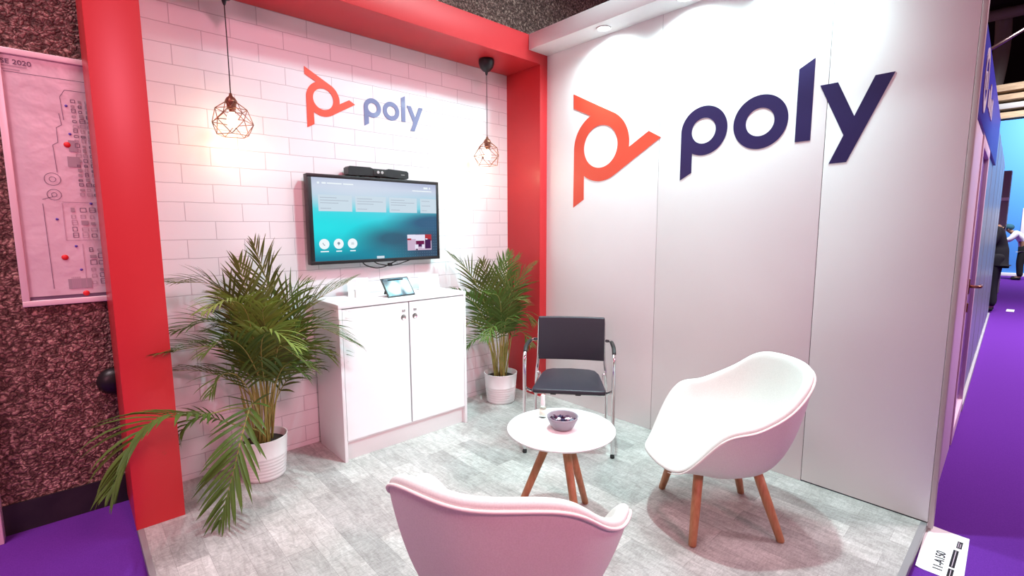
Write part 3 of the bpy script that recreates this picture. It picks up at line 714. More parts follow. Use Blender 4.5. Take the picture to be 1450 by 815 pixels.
bmesh.ops.subdivide_edges(bm, edges=[e for e in bm.edges if abs((e.verts[0].co-e.verts[1].co).y) > .3], cuts=10, use_grid_fill=True)
bmesh.ops.bevel(bm, geom=[e for e in bm.edges if e.calc_face_angle(0) > 1.2], offset=.010, segments=3, profile=.6, affect='EDGES')
for v in bm.verts:
    y = v.co.y; v.co.x += -.018+.018*(y/.24)**2*1.0-.10*(v.co.z)*.55
bmesh.ops.translate(bm, verts=bm.verts[:], vec=(-.245, 0, .657))
bk.frombm(bm, 0, True)
bo_ = bk.build('backrest', M['leather'], ch); smooth_by_angle(bo_, 50)
for s in (-1, 1):
    y = s*W2
    fl = catmull([(.24, y, .012), (.24, y, .30), (.238, y, .58), (.215, y, .655), (.16, y, .685), (.05, y, .680), (-.10, y, .665), (-.19, y*.985, .655), (-.235, y*.90, .648)], 8)
    MB().tube(fl, .0115, 14).build('leg', M['chrome'], ch)
    ap = catmull([(.215, y, .662), (.16, y, .6895), (.05, y, .685), (-.10, y, .670)], 6)
    MB().tube(ap, [.0118]+[.0132]*(len(ap)-2)+[.0118], 12).build('armrest', M['black_soft'], ch)
    rl = catmull([(-.255, s*.262, .012), (-.25, s*.258, .20), (-.238, s*.250, .40), (-.245, s*.240, .50), (-.262, s*.236, .64), (-.275, s*.234, .79)], 8)
    MB().tube(rl, .0105, 14).build('leg', M['chrome'], ch)
    sr = catmull([(.24, y*.985, .440), (.205, y*.93, .415), (.17, y*.84, .400), (0, y*.80, .397), (-.20, y*.80, .398), (-.235, y*.87, .405)], 8)
    MB().tube(sr, .009, 12).build('seat_rail', M['chrome'], ch)
    for (fx, fy) in ((.24, y), (-.255, s*.262)):
        MB().lathe([(0, 0), (.013, 0), (.0145, .004), (.0145, .018), (0, .020)], 18).build('foot', M['black_soft'], ch, (fx, fy, 0))
MB().tube([(.20, -W2*.80, .397), (.20, W2*.80, .397)], .009, 10).build('cross_rail', M['chrome'], ch)
for y in (-.10, .06): MB().box(.17, .215, y-.018, y+.018, .388, .406, bev=.003).build('rail_clip', M['black_soft'], ch)

# ------------------------------------------------------------------ tub armchairs
CTRL = [(.371, 0, .338), (.276, .238, .337), (.126, .356, .552), (-.023, .356, .594), (-.180, .322, .672), (-.306, .232, .776), (-.386, 0, .789)]
full = CTRL+[(a, -b, z) for a, b, z in CTRL[-2:0:-1]]
rim = catmull(full, 12, True)
# ease out small wiggles
for _ in range(6): rim = [(rim[i-1]+rim[i]*2+rim[(i+1) % len(rim)])/4 for i in range(len(rim))]
def tub():
    N = len(rim); rows = None; vs = []; per = 0
    for P in rim:
        h = Vector((P.x, P.y, 0)); inw = -h.normalized(); front = max(0, min(1, (P.x-.05)/.25))
        prof = []
        zb = .290
        B = Vector((h.x*.50+.01, h.y*.52, zb)); K = Vector((h.x*.86, h.y*.84, zb+.03+.10*(P.z-.34)))
        for k in range(9):               # outside, from the base up to the rim
            t = k/8; prof.append(B*(1-t)**2+K*2*t*(1-t)+P*t*t)
        t_ = .046
        prof += [P+inw*.004+Vector((0, 0, .012)), P+inw*.014+Vector((0, 0, .020)), P+inw*.028+Vector((0, 0, .020)), P+inw*.040+Vector((0, 0, .011))]
        I = P+inw*t_+Vector((0, 0, -.004))
        S = Vector((h.x*.42+.02, h.y*.48, .392)); KI = Vector((h.x*.74, h.y*.76, .385+.02*(1-front)))
        I = I+Vector((inw.x*.02*front, inw.y*.02*front, .034*front)); KI = Vector((KI.x, KI.y, KI.z+.014*front))
        for k in range(9):
            t = k/8; prof.append(I*(1-t)**2+KI*2*t*(1-t)+S*t*t)
        prof.append(Vector((.02+h.x*.2, h.y*.22, .394)))
        per = len(prof); vs += prof
    fs = []
    for i in range(N):
        j = (i+1) % N
        for k in range(per-1): fs.append([i*per+k, j*per+k, j*per+k+1, i*per+k+1])
    o = len(vs); vs.append(Vector((.02, 0, .395))); vs.append(Vector((.01, 0, .288)))
    for i in range(N):
        j = (i+1) % N
        fs.append([i*per+per-1, j*per+per-1, o]); fs.append([j*per, i*per, o+1])
    m = MB(); m.add(vs, fs, 0, True); return m
def armchair(lab, x, y, th):
    t = thing('armchair', lab, 'armchair', (x, y, 0), th, 'cream tub armchairs')
    sh = tub().build('shell', M['felt'], t)
    ss = sh.modifiers.new('smooth', 'SUBSURF'); ss.levels = 1; ss.render_levels = 1
    pp = [P+Vector((P.x, P.y, 0)).normalized()*.0015+Vector((0, 0, -.004)) for P in rim]
    n_ = len(pp); cut = 9; pp = pp[cut:n_-cut+1]
    MB().tube(pp, [.0052*min(1, .15+min(i, len(pp)-1-i)/10) for i in range(len(pp))], 8).build('piping', M['felt_pipe'], t)
    for (fx, fy) in ((.205, .252), (.205, -.252), (-.215, .212), (-.215, -.212)):
        a = Vector((fx*.66+.02, fy*.62, .315)); b_ = Vector((fx, fy, .004))
        MB().tube([a, a.lerp(b_, .5), b_, Vector((fx*1.001, fy*1.001, 0))], [.0225, .0215, .0175, .0150], 20).build('leg', M['oak'], t)
    return t
a1 = armchair('cream tub armchair by the grey wall, seat facing the table', -.687, -2.250, 2.372)
a2 = dup(a1, (-2.043, -2.189, 0), .536, 'cream tub armchair seen from behind, its back turned to the viewer')

# ------------------------------------------------------------------ palms
FL = [
 (((0.075, 0.035, 0.458), (0.115, 0.055, 0.838), (0.102, 0.085, 1.135), (0.055, 0.115, 1.354)), 0.22),
 (((0.011, -0.015, 0.486), (-0.010, -0.045, 0.872), (-0.045, -0.065, 1.100), (-0.083, -0.095, 1.271)), 0.2),
 (((-0.015, -0.015, 0.492), (-0.062, -0.015, 0.916), (-0.185, -0.015, 1.146), (-0.383, -0.045, 1.184)), 0.18),
 (((-0.009, -0.065, 0.504), (-0.076, -0.185, 0.981), (-0.188, -0.315, 1.101), (-0.314, -0.415, 1.075)), 0.2),
 (((-0.026, -0.015, 0.495), (-0.115, -0.045, 0.748), (-0.271, -0.095, 0.843), (-0.456, -0.165, 0.851)), 0.2),
 (((-0.024, 0.035, 0.439), (-0.114, 0.085, 0.575), (-0.261, 0.115, 0.662), (-0.391, 0.115, 0.689)), 0.15),
 (((0.081, 0.015, 0.462), (0.160, -0.015, 0.799), (0.298, -0.065, 1.003), (0.525, -0.115, 1.127)), 0.24),
 (((0.057, -0.045, 0.483), (0.126, -0.115, 0.780), (0.256, -0.215, 0.892), (0.441, -0.315, 0.784)), 0.24),
 (((0.013, -0.065, 0.498), (-0.031, -0.215, 0.824), (-0.015, -0.365, 0.930), (0.063, -0.465, 0.853)), 0.2),
 (((0.083, 0.035, 0.390), (0.160, 0.035, 0.527), (0.269, 0.035, 0.594), (0.370, 0.015, 0.569)), 0.15),
 (((-0.022, -0.095, 0.305), (-0.131, -0.185, 0.493), (-0.317, -0.315, 0.548), (-0.555, -0.465, 0.610), (-0.708, -0.545, 0.407)), 0.22),
 (((-0.047, -0.145, 0.370), (-0.104, -0.265, 0.539), (-0.183, -0.365, 0.430), (-0.252, -0.425, 0.259), (-0.326, -0.465, 0.067)), 0.2),
 (((-0.036, -0.065, 0.300), (-0.162, -0.065, 0.378), (-0.324, -0.065, 0.463), (-0.456, -0.115, 0.371)), 0.12),
 (((0.117, 0.085, 0.435), (0.229, 0.135, 0.809), (0.310, 0.155, 0.977), (0.402, 0.155, 1.014)), 0.18),
 (((0.055, 0.035, 0.463), (0.152, 0.035, 0.879), (0.210, 0.035, 1.045), (0.299, 0.015, 1.117)), 0.2),
 (((0.061, 0.085, 0.448), (0.061, 0.135, 0.877), (-0.027, 0.165, 1.055), (-0.155, 0.175, 1.025)), 0.16),
 (((0.006, -0.065, 0.500), (-0.090, -0.165, 0.786), (-0.206, -0.265, 0.899), (-0.311, -0.315, 0.854)), 0.18),
 (((0.043, -0.065, 0.491), (0.045, -0.215, 0.771), (0.062, -0.265, 0.817), (0.171, -0.365, 0.698)), 0.2),
 (((0.028, -0.065, 0.495), (0.013, -0.165, 0.848), (-0.026, -0.265, 1.023), (-0.007, -0.365, 1.070)), 0.18),
 (((0.040, 0.035, 0.466), (-0.003, 0.035, 0.775), (-0.085, 0.035, 0.932), (-0.208, 0.035, 0.909)), 0.2),
 (((-0.003, 0.015, 0.482), (-0.078, 0.015, 0.832), (-0.213, -0.005, 0.955), (-0.381, -0.045, 0.934)), 0.18),
 (((0.088, -0.015, 0.467), (0.167, -0.065, 0.721), (0.273, -0.095, 0.751), (0.378, -0.145, 0.677)), 0.2),
 (((0.045, -0.065, 0.448), (0.064, -0.165, 0.636), (0.105, -0.225, 0.702), (0.165, -0.265, 0.637)), 0.16),
 (((-0.032, -0.065, 0.426), (-0.128, -0.145, 0.652), (-0.218, -0.185, 0.699), (-0.279, -0.225, 0.628)), 0.15),
]
FR = [
 (((-0.046, 0.025, 0.472), (-0.102, 0.045, 0.776), (-0.242, 0.065, 1.076), (-0.431, 0.085, 1.242)), 0.2),
 (((0.017, 0.025, 0.462), (0.006, 0.045, 0.823), (0.074, 0.065, 1.085), (0.173, 0.085, 1.229)), 0.17),
 (((0.038, -0.005, 0.464), (0.028, -0.055, 0.832), (0.092, -0.115, 1.008), (0.229, -0.175, 1.155)), 0.16),
 (((0.054, -0.005, 0.461), (0.043, -0.055, 0.771), (0.116, -0.115, 0.959), (0.229, -0.175, 1.002)), 0.14),
 (((-0.061, 0.025, 0.475), (-0.140, 0.045, 0.722), (-0.261, 0.045, 0.881), (-0.433, 0.025, 0.983)), 0.15),
 (((-0.102, -0.005, 0.428), (-0.182, -0.005, 0.618), (-0.275, -0.005, 0.717), (-0.409, -0.025, 0.682)), 0.14),
 (((-0.045, 0.045, 0.408), (-0.095, 0.075, 0.532), (-0.199, 0.095, 0.545), (-0.288, 0.095, 0.489)), 0.13),
 (((0.027, -0.035, 0.410), (0.022, -0.095, 0.661), (0.094, -0.155, 0.777), (0.157, -0.215, 0.689)), 0.15),
 (((-0.022, -0.055, 0.423), (-0.068, -0.135, 0.679), (-0.065, -0.175, 0.741), (0.033, -0.235, 0.679)), 0.15),
 (((-0.068, -0.055, 0.431), (-0.165, -0.135, 0.635), (-0.228, -0.175, 0.695), (-0.333, -0.215, 0.618)), 0.14),
 (((0.022, -0.005, 0.466), (0.042, -0.005, 0.884), (0.048, -0.035, 1.093), (0.131, -0.075, 1.207)), 0.16),
 (((-0.014, 0.025, 0.467), (-0.040, 0.045, 0.828), (-0.098, 0.045, 1.039), (-0.157, 0.025, 1.176)), 0.17),
 (((0.038, -0.005, 0.403), (0.108, -0.035, 0.549), (0.186, -0.075, 0.574), (0.211, -0.135, 0.470)), 0.12),
 (((-0.038, -0.055, 0.426), (-0.079, -0.105, 0.734), (-0.133, -0.135, 0.915), (-0.265, -0.155, 0.957)), 0.16),
 (((-0.022, -0.055, 0.423), (-0.027, -0.115, 0.728), (-0.019, -0.175, 0.879), (0.049, -0.235, 0.878)), 0.15),
]
def frond(pts, L, m, seed, base, droop=.5, start=.34, narrow=.85, minl=.25, pitch=.027, spread=.9):
    r = random.Random(seed)
    path = catmull([base]+list(pts), 14); n = len(path)
    # arc length
    S = [0]
    for i in range(1, n): S.append(S[-1]+(path[i]-path[i-1]).length)
    tot = S[-1]
    def at(s):
        s = max(0, min(tot, s))
        for i in range(1, n):
            if S[i] >= s: 
                k = (s-S[i-1])/max(1e-6, S[i]-S[i-1]); return path[i-1].lerp(path[i], k)
        return path[-1]
    mb = MB(); sp = [at(tot*k/26) for k in range(27)]
    mb.tube(sp, [.0052-.0040*k/26 for k in range(27)], 7, 1)
    s0 = max(tot*start, min(.40, tot*.6)) if start < .4 else tot*start; cnt = int((tot-s0)/pitch); twist = r.uniform(-.3, .3); S0 = Vector((.74, -.67, 0))
    for i in range(cnt+1):
        f = i/max(1, cnt); s = s0+(tot-s0)*f
        p = at(s); t = (at(s+.02)-at(s-.02)).normalized()
        up = Vector((0, 0, 1)); side = t.cross(up)
        lvl = min(1, max(0, (side.length-.35)/.45)); sv = (S0-t*S0.dot(t)).normalized()
        if side.dot(sv) < 0: side = -side
        side = (side.normalized()*lvl+sv*(1-lvl)).normalized(); nrm = side.cross(t).normalized()
        if nrm.z < 0: nrm = -nrm
        side = (Matrix.Rotation(twist, 3, t) @ side); nrm = (Matrix.Rotation(twist, 3, t) @ nrm)
        ll = 1.3*L*(minl+(1-minl)*math.sin(PI*min(1, .16+f*.80)))*r.uniform(.88, 1.1)
        if f > .93: ll *= .85
        for sg in (-1, 1):
            ang = math.radians((66-42*f)*spread+r.uniform(-6, 6))
            d = (t*math.cos(ang)+side*sg*math.sin(ang)+nrm*.22).normalized()
            wdt = .0078*(.8+.4*math.sin(PI*min(1, f+.15)))*narrow
            q = p.copy(); seg = 5; dr = droop*r.uniform(.7, 1.35); vs = []
            for k in range(seg+1):
                kk = k/seg
                wd = wdt*(.45+.55*min(1, kk*4)) * (1 if kk < .5 else max(.03, 1-((kk-.5)/.5)**1.5))
                bn = d.cross(nrm).normalized(); nn = bn.cross(d).normalized()
                vs += [q+bn*wd+nn*wd*.35, q, q-bn*wd+nn*wd*.35]
                q = q+d*(ll/seg); d = (d+Vector((0, 0, -1))*dr*.16*(1+kk)).normalized()
            fs = []
            for k in range(seg):
                a = k*3; fs += [[a, a+1, a+4, a+3], [a+1, a+2, a+5, a+4]]
            mb.add(vs, fs, 0, True)
    lo = Vector((0, 0, 0))
    return mb
def pot_mesh(r0, r1, h):
    pr = [(0, 0), (r0-.006, 0), (r0, .004)]
    for k in range(7): 
        z = .018+k*.020; rr = r0+(r1-r0)*z/h; pr += [(rr, z-.004), (rr+.0022, z), (rr, z+.004)]
    pr += [(r1-.001, h-.004), (r1, h), (r1-.005, h+.001), (r1-.008, h-.006), (r1-.020, h-.075), (0, h-.075)]
    return MB().lathe(pr, 64)
def clear(v, ox, oy):
    """leaf tips that reach a wall, the red frame or the cabinet lie against it"""
    X, Y, Z = v[0]+ox, v[1]+oy, v[2]
    Y = min(Y, -.012)
    if Y > -.412 and X > -.095: X = -.095-.002*random.random()
    if Y > -.412 and X < -2.668: 
        if X < -2.74: Y = -.412
        else: X = -2.668
    if ox < -1:
        if X > -1.85 and Z < 1.003 and Y > -.442: 
            if X > -1.80: Y = -.442
            else: X = -1.85
    elif X < -.875 and Z < 1.003 and Y > -.442: X = -.875
    return (X-ox, Y-oy, max(Z, .006))
def palm(lab, x, y, r0, r1, h, fronds, mats, bases, extra):
    t = thing('potted_palm', lab, 'plant', (x, y, 0), 0, 'potted areca palms against the brick wall')
    pot = pot_mesh(r0, r1, h).build('pot', M['pot'], t); smooth_by_angle(pot, 60)
    MB().lathe([(0, h-.035), (r1*.55, h-.036), (r1-.013, h-.042), (r1-.0145, h-.060), (0, h-.060)], 40).build('soil', M['soil'], pot)
    rr = random.Random(hash(len(fronds)) % 100)
    for i, (pts, L) in enumerate(fronds):
        a = math.atan2(pts[0][1], pts[0][0])+rr.uniform(-.5, .5); q = bases*rr.uniform(.35, 1)
        base = (q*math.cos(a), q*math.sin(a), h-.045)
        kw = extra.get(i, {})
        f = frond(pts, L, None, i+1, base, **{k: v for k, v in kw.items() if k != 'm'})
        f.v = [clear(v, x, y) for v in f.v]
        f.build('frond', [M[kw.get('m', mats[i % len(mats)])], M['cane']], t, fixn=False)
    for i in range(9):
        a = rr.uniform(0, 6.28); q = bases*rr.uniform(.2, 1); hh = rr.uniform(.25, .45)
        b_ = Vector((q*math.cos(a), q*math.sin(a), h-.05))
        tp = b_+Vector((math.cos(a)*hh*.16, math.sin(a)*hh*.16, hh))
        MB().tube(catmull([b_, b_.lerp(tp, .5)+Vector((0, 0, .01)), tp], 5), [.0062-.0003*k for k in range(11)], 9).build('cane', M['cane'], t)
palm('large areca palm in white ribbed pot beside the left red column, fronds over the floor', -2.25, -.235, .112, .135, .245, FL, ['leaf', 'leaf_olive', 'leaf', 'leaf_light'], .055,
     {2: dict(m='leaf_olive', start=.45), 8: dict(m='leaf_light', droop=.7), 18: dict(m='leaf_light', droop=.6), 10: dict(m='leaf', start=.50, droop=.8, narrow=1.2, pitch=.030, spread=.6), 11: dict(m='leaf', start=.36, droop=.30, narrow=1.1, pitch=.033, spread=.78),
      12: dict(start=.5, droop=.6), 19: dict(m='leaf'), 23: dict(m='leaf'), 15: dict(m='leaf_olive'), 3: dict(m='leaf_light', droop=.8, narrow=.75), 7: dict(m='leaf', droop=.75), 6: dict(m='leaf_olive', droop=.45), 0: dict(m='leaf_olive', droop=.5), 1: dict(m='leaf_olive', droop=.1), 5: dict(start=.5), 9: dict(start=.5)})
palm('smaller areca palm in white ribbed pot between the cabinet and the black chair', -.39, -.245, .115, .140, .250, FR, ['leaf', 'leaf', 'leaf_olive'], .06,
     {0: dict(m='leaf_olive', droop=.4), 1: dict(droop=.3), 7: dict(droop=.7), 8: dict(droop=.8, m='leaf'), 9: dict(droop=.8)})

# ------------------------------------------------------------------ paper notice on the carpet
nt_ = thing('paper_notice', 'white paper notice with a booth number lying on the purple carpet', 'notice', (-.15, -3.07, -.04))
pm = MB(); nx, ny = 24, 12
for i in range(nx+1):
    for j in range(ny+1):
        a = -.215+.43*i/nx; b_ = -.078+.156*j/ny
        w = max(0, (a-.14)/.08)**2*.012*(j/ny)**2+max(0, (b_-.05)/.03)**2*.010
        pm.v.append((a, b_+.032*a, .0012+w*.6))
for i in range(nx):
    for j in range(ny):
        pm.f.append([i*(ny+1)+j, (i+1)*(ny+1)+j, (i+1)*(ny+1)+j+1, i*(ny+1)+j+1]); pm.mi.append(0); pm.smooth.append(True)
pm.build('sheet', M['paper'], nt_)
text_mesh('11-A150', .047, 'booth_number', M['black'], nt_, (-.180, -.014, .0022), (0, 0, math.radians(1.8)), .0008, 1.08, .0005)
bb = MB()
for (a, b_, c, d) in ((.082, .152, -.054, -.035), (-.110, .056, -.048, -.029), (-.200, -.126, -.049, -.030)): bb.box(a, b_, c, d, .0012, .0022)
bb.build('black_band', M['black'], nt_)
bb = MB()
for (a, b_, c) in ((.090, .144, -.0405), (.090, .132, -.0475), (-.104, .05, -.0385), (-.192, -.134, -.0395)): bb.box(a, b_, c-.0014, c+.0014, .0012, .0025)
bb.build('band_print', M['print_soft'], nt_)

# ------------------------------------------------------------------ neighbouring booth along the aisle
nb = thing('neighbouring_booth', 'pink and blue neighbouring booth with glass door along the purple aisle', 'booth', (.045, -2.985, -.04), math.radians(1.88))
MB().box(.0, .26, 0, .06, 0, 2.60, bev=.002).build('corner_post', M['tan_panel'], nb)
MB().box(.26, 1.24, .004, .06, 0, 2.06, bev=.002).build('side_panel', M['pink_panel'], nb)
fa = MB().box(.26, 3.6, -.004, .06, 2.07, 2.50, bev=.002).build('fascia', M['blue_fascia'], nb)
em = MB()
q = [arc(0, 0, .17, 0, 360, 40)[:-1], arc(0, 0, .115, 360, 0, 40)[:-1]]
em.prism(q, .004, lambda a, b_, h: (.78+a, -.0045-h, 2.29+b_))
em.build('emblem', M['frame_pink'], fa)
MB().prism([arc(0, 0, .05, 0, 360, 24)[:-1]], .004, lambda a, b_, h: (.78+a, -.0045-h, 2.29+b_)).build('emblem_dot', M['frame_pink'], fa)
for k, (w, hh) in enumerate(((.10, .10), (.10, .16), (.10, .10), (.10, .13))): MB().box(1.12+k*.17, 1.12+k*.17+w, -.0085, -.0045, 2.21, 2.21+hh).build('emblem_bar', M['frame_pink'], fa)
dr = MB()
dr.box(1.25, 1.32, -.004, .05, .02, 2.06, bev=.003).box(2.13, 2.20, -.004, .05, .02, 2.06, bev=.003).box(1.32, 2.13, -.004, .05, 1.99, 2.06, bev=.003).box(1.32, 2.13, -.004, .05, .02, .12, bev=.003)
door = dr.build('door', M['pink_panel'], nb)
MB().box(1.32, 2.13, .018, .026, .12, 1.99).build('door_glass', M['violet_reflection_glass'], door)
hd = MB().tube([(1.29, -.004, 1.10), (1.29, -.050, 1.10), (1.294, -.057, 1.10), (1.305, -.060, 1.10), (1.42, -.060, 1.10)], .0095, 10)
MB().box(1.268, 1.312, -.010, -.003, 1.05, 1.15, bev=.003).build('handle_plate', M['copper'], door); MB().box(1.272, 1.308, -.012, -.003, .93, .99, bev=.003).build('lock', M['copper'], door)
hd.build('handle', M['copper'], door)
for k in range(5):
    a = 2.24+k*1.2
    MB().box(a, a+1.192, .012, .028, .06, 2.48).build('glass_panel', M['smoke_glass'], nb)
    MB().box(a-.0075, a-.0005, .010, .034, 0, 2.49, bev=.001).build('glass_post', M['grey_panel'], nb)
MB().box(2.2, 8.25, -.008, .05, 0, .06, bev=.002).build('base_rail', M['alu'], nb)
MB().box(2.2, 8.25, .8, .82, 0, 2.5).build('inner_wall', M['grey_panel'], nb)
MB().box(.26, 8.25, .05, .82, 2.5, 2.53).build('canopy', M['blue_fascia'], nb)
o = MB().tube([(1.02, .03, 2.50), (1.9, -.29, 2.93)], .010, 8).build('stay_rod', M['steel'], nb)

# ------------------------------------------------------------------ far end of the hall
fb = thing('display_stand', 'bright sky-blue display stand at the far end of the aisle', 'display stand', (18, -2.9, -.04))
MB().box(0, .2, -3, 1.35, 0, 4.62, bev=.01).build('panel', M['sky_blue'], fb)
MB().box(-.03, 0, -1.2, .20, .95, 2.02, bev=.01).build('white_board', M['shirt'], fb)
MB().box(-.06, 0, -3, 1.3, 0, .1, bev=.01).build('plinth', M['white_plastic'], fb)
tr = thing('timber_canopy', 'stacked pale timber beams above the sky-blue stand', 'canopy', (18.3, -2.9, 4.62))
for k, (za, zb) in enumerate(((.02, .20), (.30, .46), (.56, .72), (.82, 1.02))):
    MB().box(-.3, .3, -3, 1.6, za, zb, bev=.01).build('beam', M['timber'] if k != 1 else M['alu'], tr)
for yy in (-1.6, .2, 1.2): MB().box(-.2, .2, yy, yy+.2, .0, .90, bev=.01).build('strut', M['timber'], tr)
gp = thing('grey_display_tower', 'tall warm-grey display tower behind the person in black', 'tower', (12.5, -2.25, -.04))
MB().box(-.15, .15, -.37, .55, 0, 2.70, bev=.01).build('body', M['grey_panel'], gp)
MB().box(-.17, -.15, -.37, .30, 2.05, 2.12).build('light_band', M['white_plastic'], gp)
du = thing('ceiling_duct', 'grey ventilation duct hanging from the dark hall roof', 'duct', (22, -1.55, 9.0))
MB().tube(catmull([(0, 0, 0), (0, -.05, -1.2), (0, .02, -2.4), (0, .16, -3.4)], 8), .22, 20).build('pipe', M['duct'], du)
MB().tube([(-.5, -2.0, -.35), (-.5, 1.6, -.25)], .18, 16).build('branch', M['duct'], du)
struct('ceiling', MB().box(6, 30, -12, 8, 9.0, 9.2), M['hall_dark'], 'dark hall roof high above the aisle', 'ceiling')
struct('wall_far', MB().box(29, 29.2, -12, 8, -.04, 9.0), M['hall_dark'], 'dark far wall of the hall', 'wall')
fs_ = MB().box(-.16, .16, -.05, .05, 0, .006, bev=.002).build('floor_sticker', M['paper']); fs_.location = (9.6, -2.985, -.04)
tag(fs_, 'small white sticker on the purple carpet down the aisle', 'sticker')
fs_.location = (9.3, -2.93, -.0395)

# ------------------------------------------------------------------ people down the aisle
def skin(name, V, E, R, m, parent, sub=2):
    me = bpy.data.meshes.new(name+'_cage'); me.from_pydata([Vector(v) for v in V], E, [])
    tmp = bpy.data.objects.new(name+'_cage', me); col.objects.link(tmp)
    md = tmp.modifiers.new('s', 'SKIN'); md.use_smooth_shade = True
    for i, r in enumerate(R):
        me.skin_vertices[0].data[i].radius = r if isinstance(r, tuple) else (r, r)
    me.skin_vertices[0].data[0].use_root = True
    sm = tmp.modifiers.new('ss', 'SUBSURF'); sm.levels = sub; sm.render_levels = sub
    bpy.context.view_layer.update()
    out = bpy.data.meshes.new_from_object(tmp.evaluated_get(bpy.context.evaluated_depsgraph_get()))
    bpy.data.objects.remove(tmp); bpy.data.meshes.remove(me)
    out.name = name; out.materials.clear(); out.materials.append(m)
    o = bpy.data.objects.new(name, out); col.objects.link(o); o.parent = parent
    return o
def person(lab, loc, rz, pose, top, legs, hat, hatm):
    """local +x is where the figure faces; pose lists joints"""
    t = thing('person', lab, 'person', loc, rz)
    J = pose
    names = list(J); idx = {n: i for i, n in enumerate(names)}
    bones = [('pelvis', 'waist'), ('waist', 'chest'), ('chest', 'neck'), ('neck', 'chin'), ('chin', 'skull'), ('skull', 'crown')]
    for s in 'lr': bones += [('pelvis', 'hip_'+s), ('hip_'+s, 'knee_'+s), ('knee_'+s, 'ankle_'+s), ('ankle_'+s, 'toe_'+s), ('chest', 'shoulder_'+s), ('shoulder_'+s, 'elbow_'+s), ('elbow_'+s, 'wrist_'+s), ('wrist_'+s, 'palm_'+s)]
    V = [J[n][0] for n in names]; R = [J[n][1] for n in names]; E = [(idx[a], idx[b]) for a, b in bones]
    for s in 'lr':       # fingers and thumb
        w, p = Vector(J['wrist_'+s][0]), Vector(J['palm_'+s][0]); d = (p-w).normalized(); sd = d.cross(Vector((0, 0, 1)))
        sd = sd.normalized() if sd.length > .2 else Vector((1, 0, 0))
        for k in range(4):
            b0 = p+sd*(.012*(k-1.5)); i0 = len(V)
            V += [b0+d*.04+sd*.004*(k-1.5), b0+d*(.075+.008*(k in (1, 2)))+Vector((0, 0, -.012))]; R += [.009, .007]; E += [(idx['palm_'+s], i0), (i0, i0+1)]
        i0 = len(V); V += [w.lerp(p, .6)+sd*.035+d*.02]; R += [.009]; E += [(idx['palm_'+s], i0)]
    skin('body', V, E, R, M['skin'], t)
    def sub(name, keys, bs, grow, m):
        ii = {n: k for k, n in enumerate(keys)}
        skin(name, [J[n][0] for n in keys], [(ii[a], ii[b]) for a, b in bs], [tuple(x+grow for x in J[n][1]) if isinstance(J[n][1], tuple) else J[n][1]+grow for n in keys], m, t)
    pe, wa = Vector(J['pelvis'][0]), Vector(J['waist'][0])
    J['hem'] = (tuple(pe+(pe-wa)*.75), (.172, .165)); J['belt'] = (tuple(pe+(wa-pe)*.7), (.135, .13))
    sub('jacket' if top is M['suit'] else 'shirt', ['pelvis', 'hem', 'waist', 'chest', 'shoulder_l', 'elbow_l', 'wrist_l', 'shoulder_r', 'elbow_r', 'wrist_r'],
        [('pelvis', 'hem'), ('pelvis', 'waist'), ('waist', 'chest'), ('chest', 'shoulder_l'), ('shoulder_l', 'elbow_l'), ('elbow_l', 'wrist_l'), ('chest', 'shoulder_r'), ('shoulder_r', 'elbow_r'), ('elbow_r', 'wrist_r')], .022, top)
    sub('trousers', ['pelvis', 'belt', 'hip_l', 'knee_l', 'ankle_l', 'hip_r', 'knee_r', 'ankle_r'],
        [('pelvis', 'belt'), ('pelvis', 'hip_l'), ('hip_l', 'knee_l'), ('knee_l', 'ankle_l'), ('pelvis', 'hip_r'), ('hip_r', 'knee_r'), ('knee_r', 'ankle_r')], .024, legs)
    for s in 'lr':
        a, b_ = Vector(J['ankle_'+s][0]), Vector(J['toe_'+s][0])
        skin('shoe', [a+Vector((-.03, 0, -.03)), a.lerp(b_, .5)+Vector((0, 0, -.01)), b_+Vector((.03, 0, .005))], [(0, 1), (1, 2)], [.048, .046, .036], M['suit'], t)
    c = Vector(J['skull'][0]); up = (Vector(J['crown'][0])-Vector(J['chin'][0])).normalized(); fw_ = Vector((1, 0, 0)); fw_ = (fw_-up*fw_.dot(up)).normalized()
    MB().sphere(c+up*.035-fw_*.012, .112, (1.02, .92, .86)).build('headwear' if hat else 'hair', hatm, t)
    MB().sphere(c+fw_*.108-up*.03, .016, (1, .8, 1.3), 10, 8).build('nose', M['skin'], t)
    for s in (-1, 1):
        MB().sphere(c+fw_*.092+Vector((0, s*.033, 0)), .011, (.6, 1, .7), 10, 8).build('eye', M['black'], t)
        MB().sphere(c+Vector((0, s*.083, 0))-up*.02, .022, (.8, .4, 1.3), 10, 8).build('ear', M['skin'], t)
    MB().sphere(c+fw_*.093-up*.068, .018, (.5, 1.3, .35), 10, 8).build('mouth', M['logo_red'], t)
    return t
stand = {'pelvis': ((0, 0, .95), (.15, .145)), 'waist': ((0, 0, 1.12), (.13, .095)), 'chest': ((0, 0, 1.34), (.16, .11)), 'neck': ((.01, 0, 1.52), .052), 'chin': ((.02, 0, 1.58), .06), 'skull': ((.03, 0, 1.66), (.085, .095)), 'crown': ((.02, 0, 1.73), (.06, .07))}
for s, k in (('l', 1), ('r', -1)):
    stand.update({'hip_'+s: ((0, k*.09, .88), .088), 'knee_'+s: ((.02, k*.10, .49), .058), 'ankle_'+s: ((-.01, k*.11, .09), .042), 'toe_'+s: ((.13, k*.13, .035), .034),
                  'shoulder_'+s: ((0, k*.18, 1.43), .062), 'elbow_'+s: ((.0, k*.235, 1.14), .046), 'wrist_'+s: ((.10, k*.22, .92), .032), 'palm_'+s: ((.13, k*.215, .85), (.030, .018))})
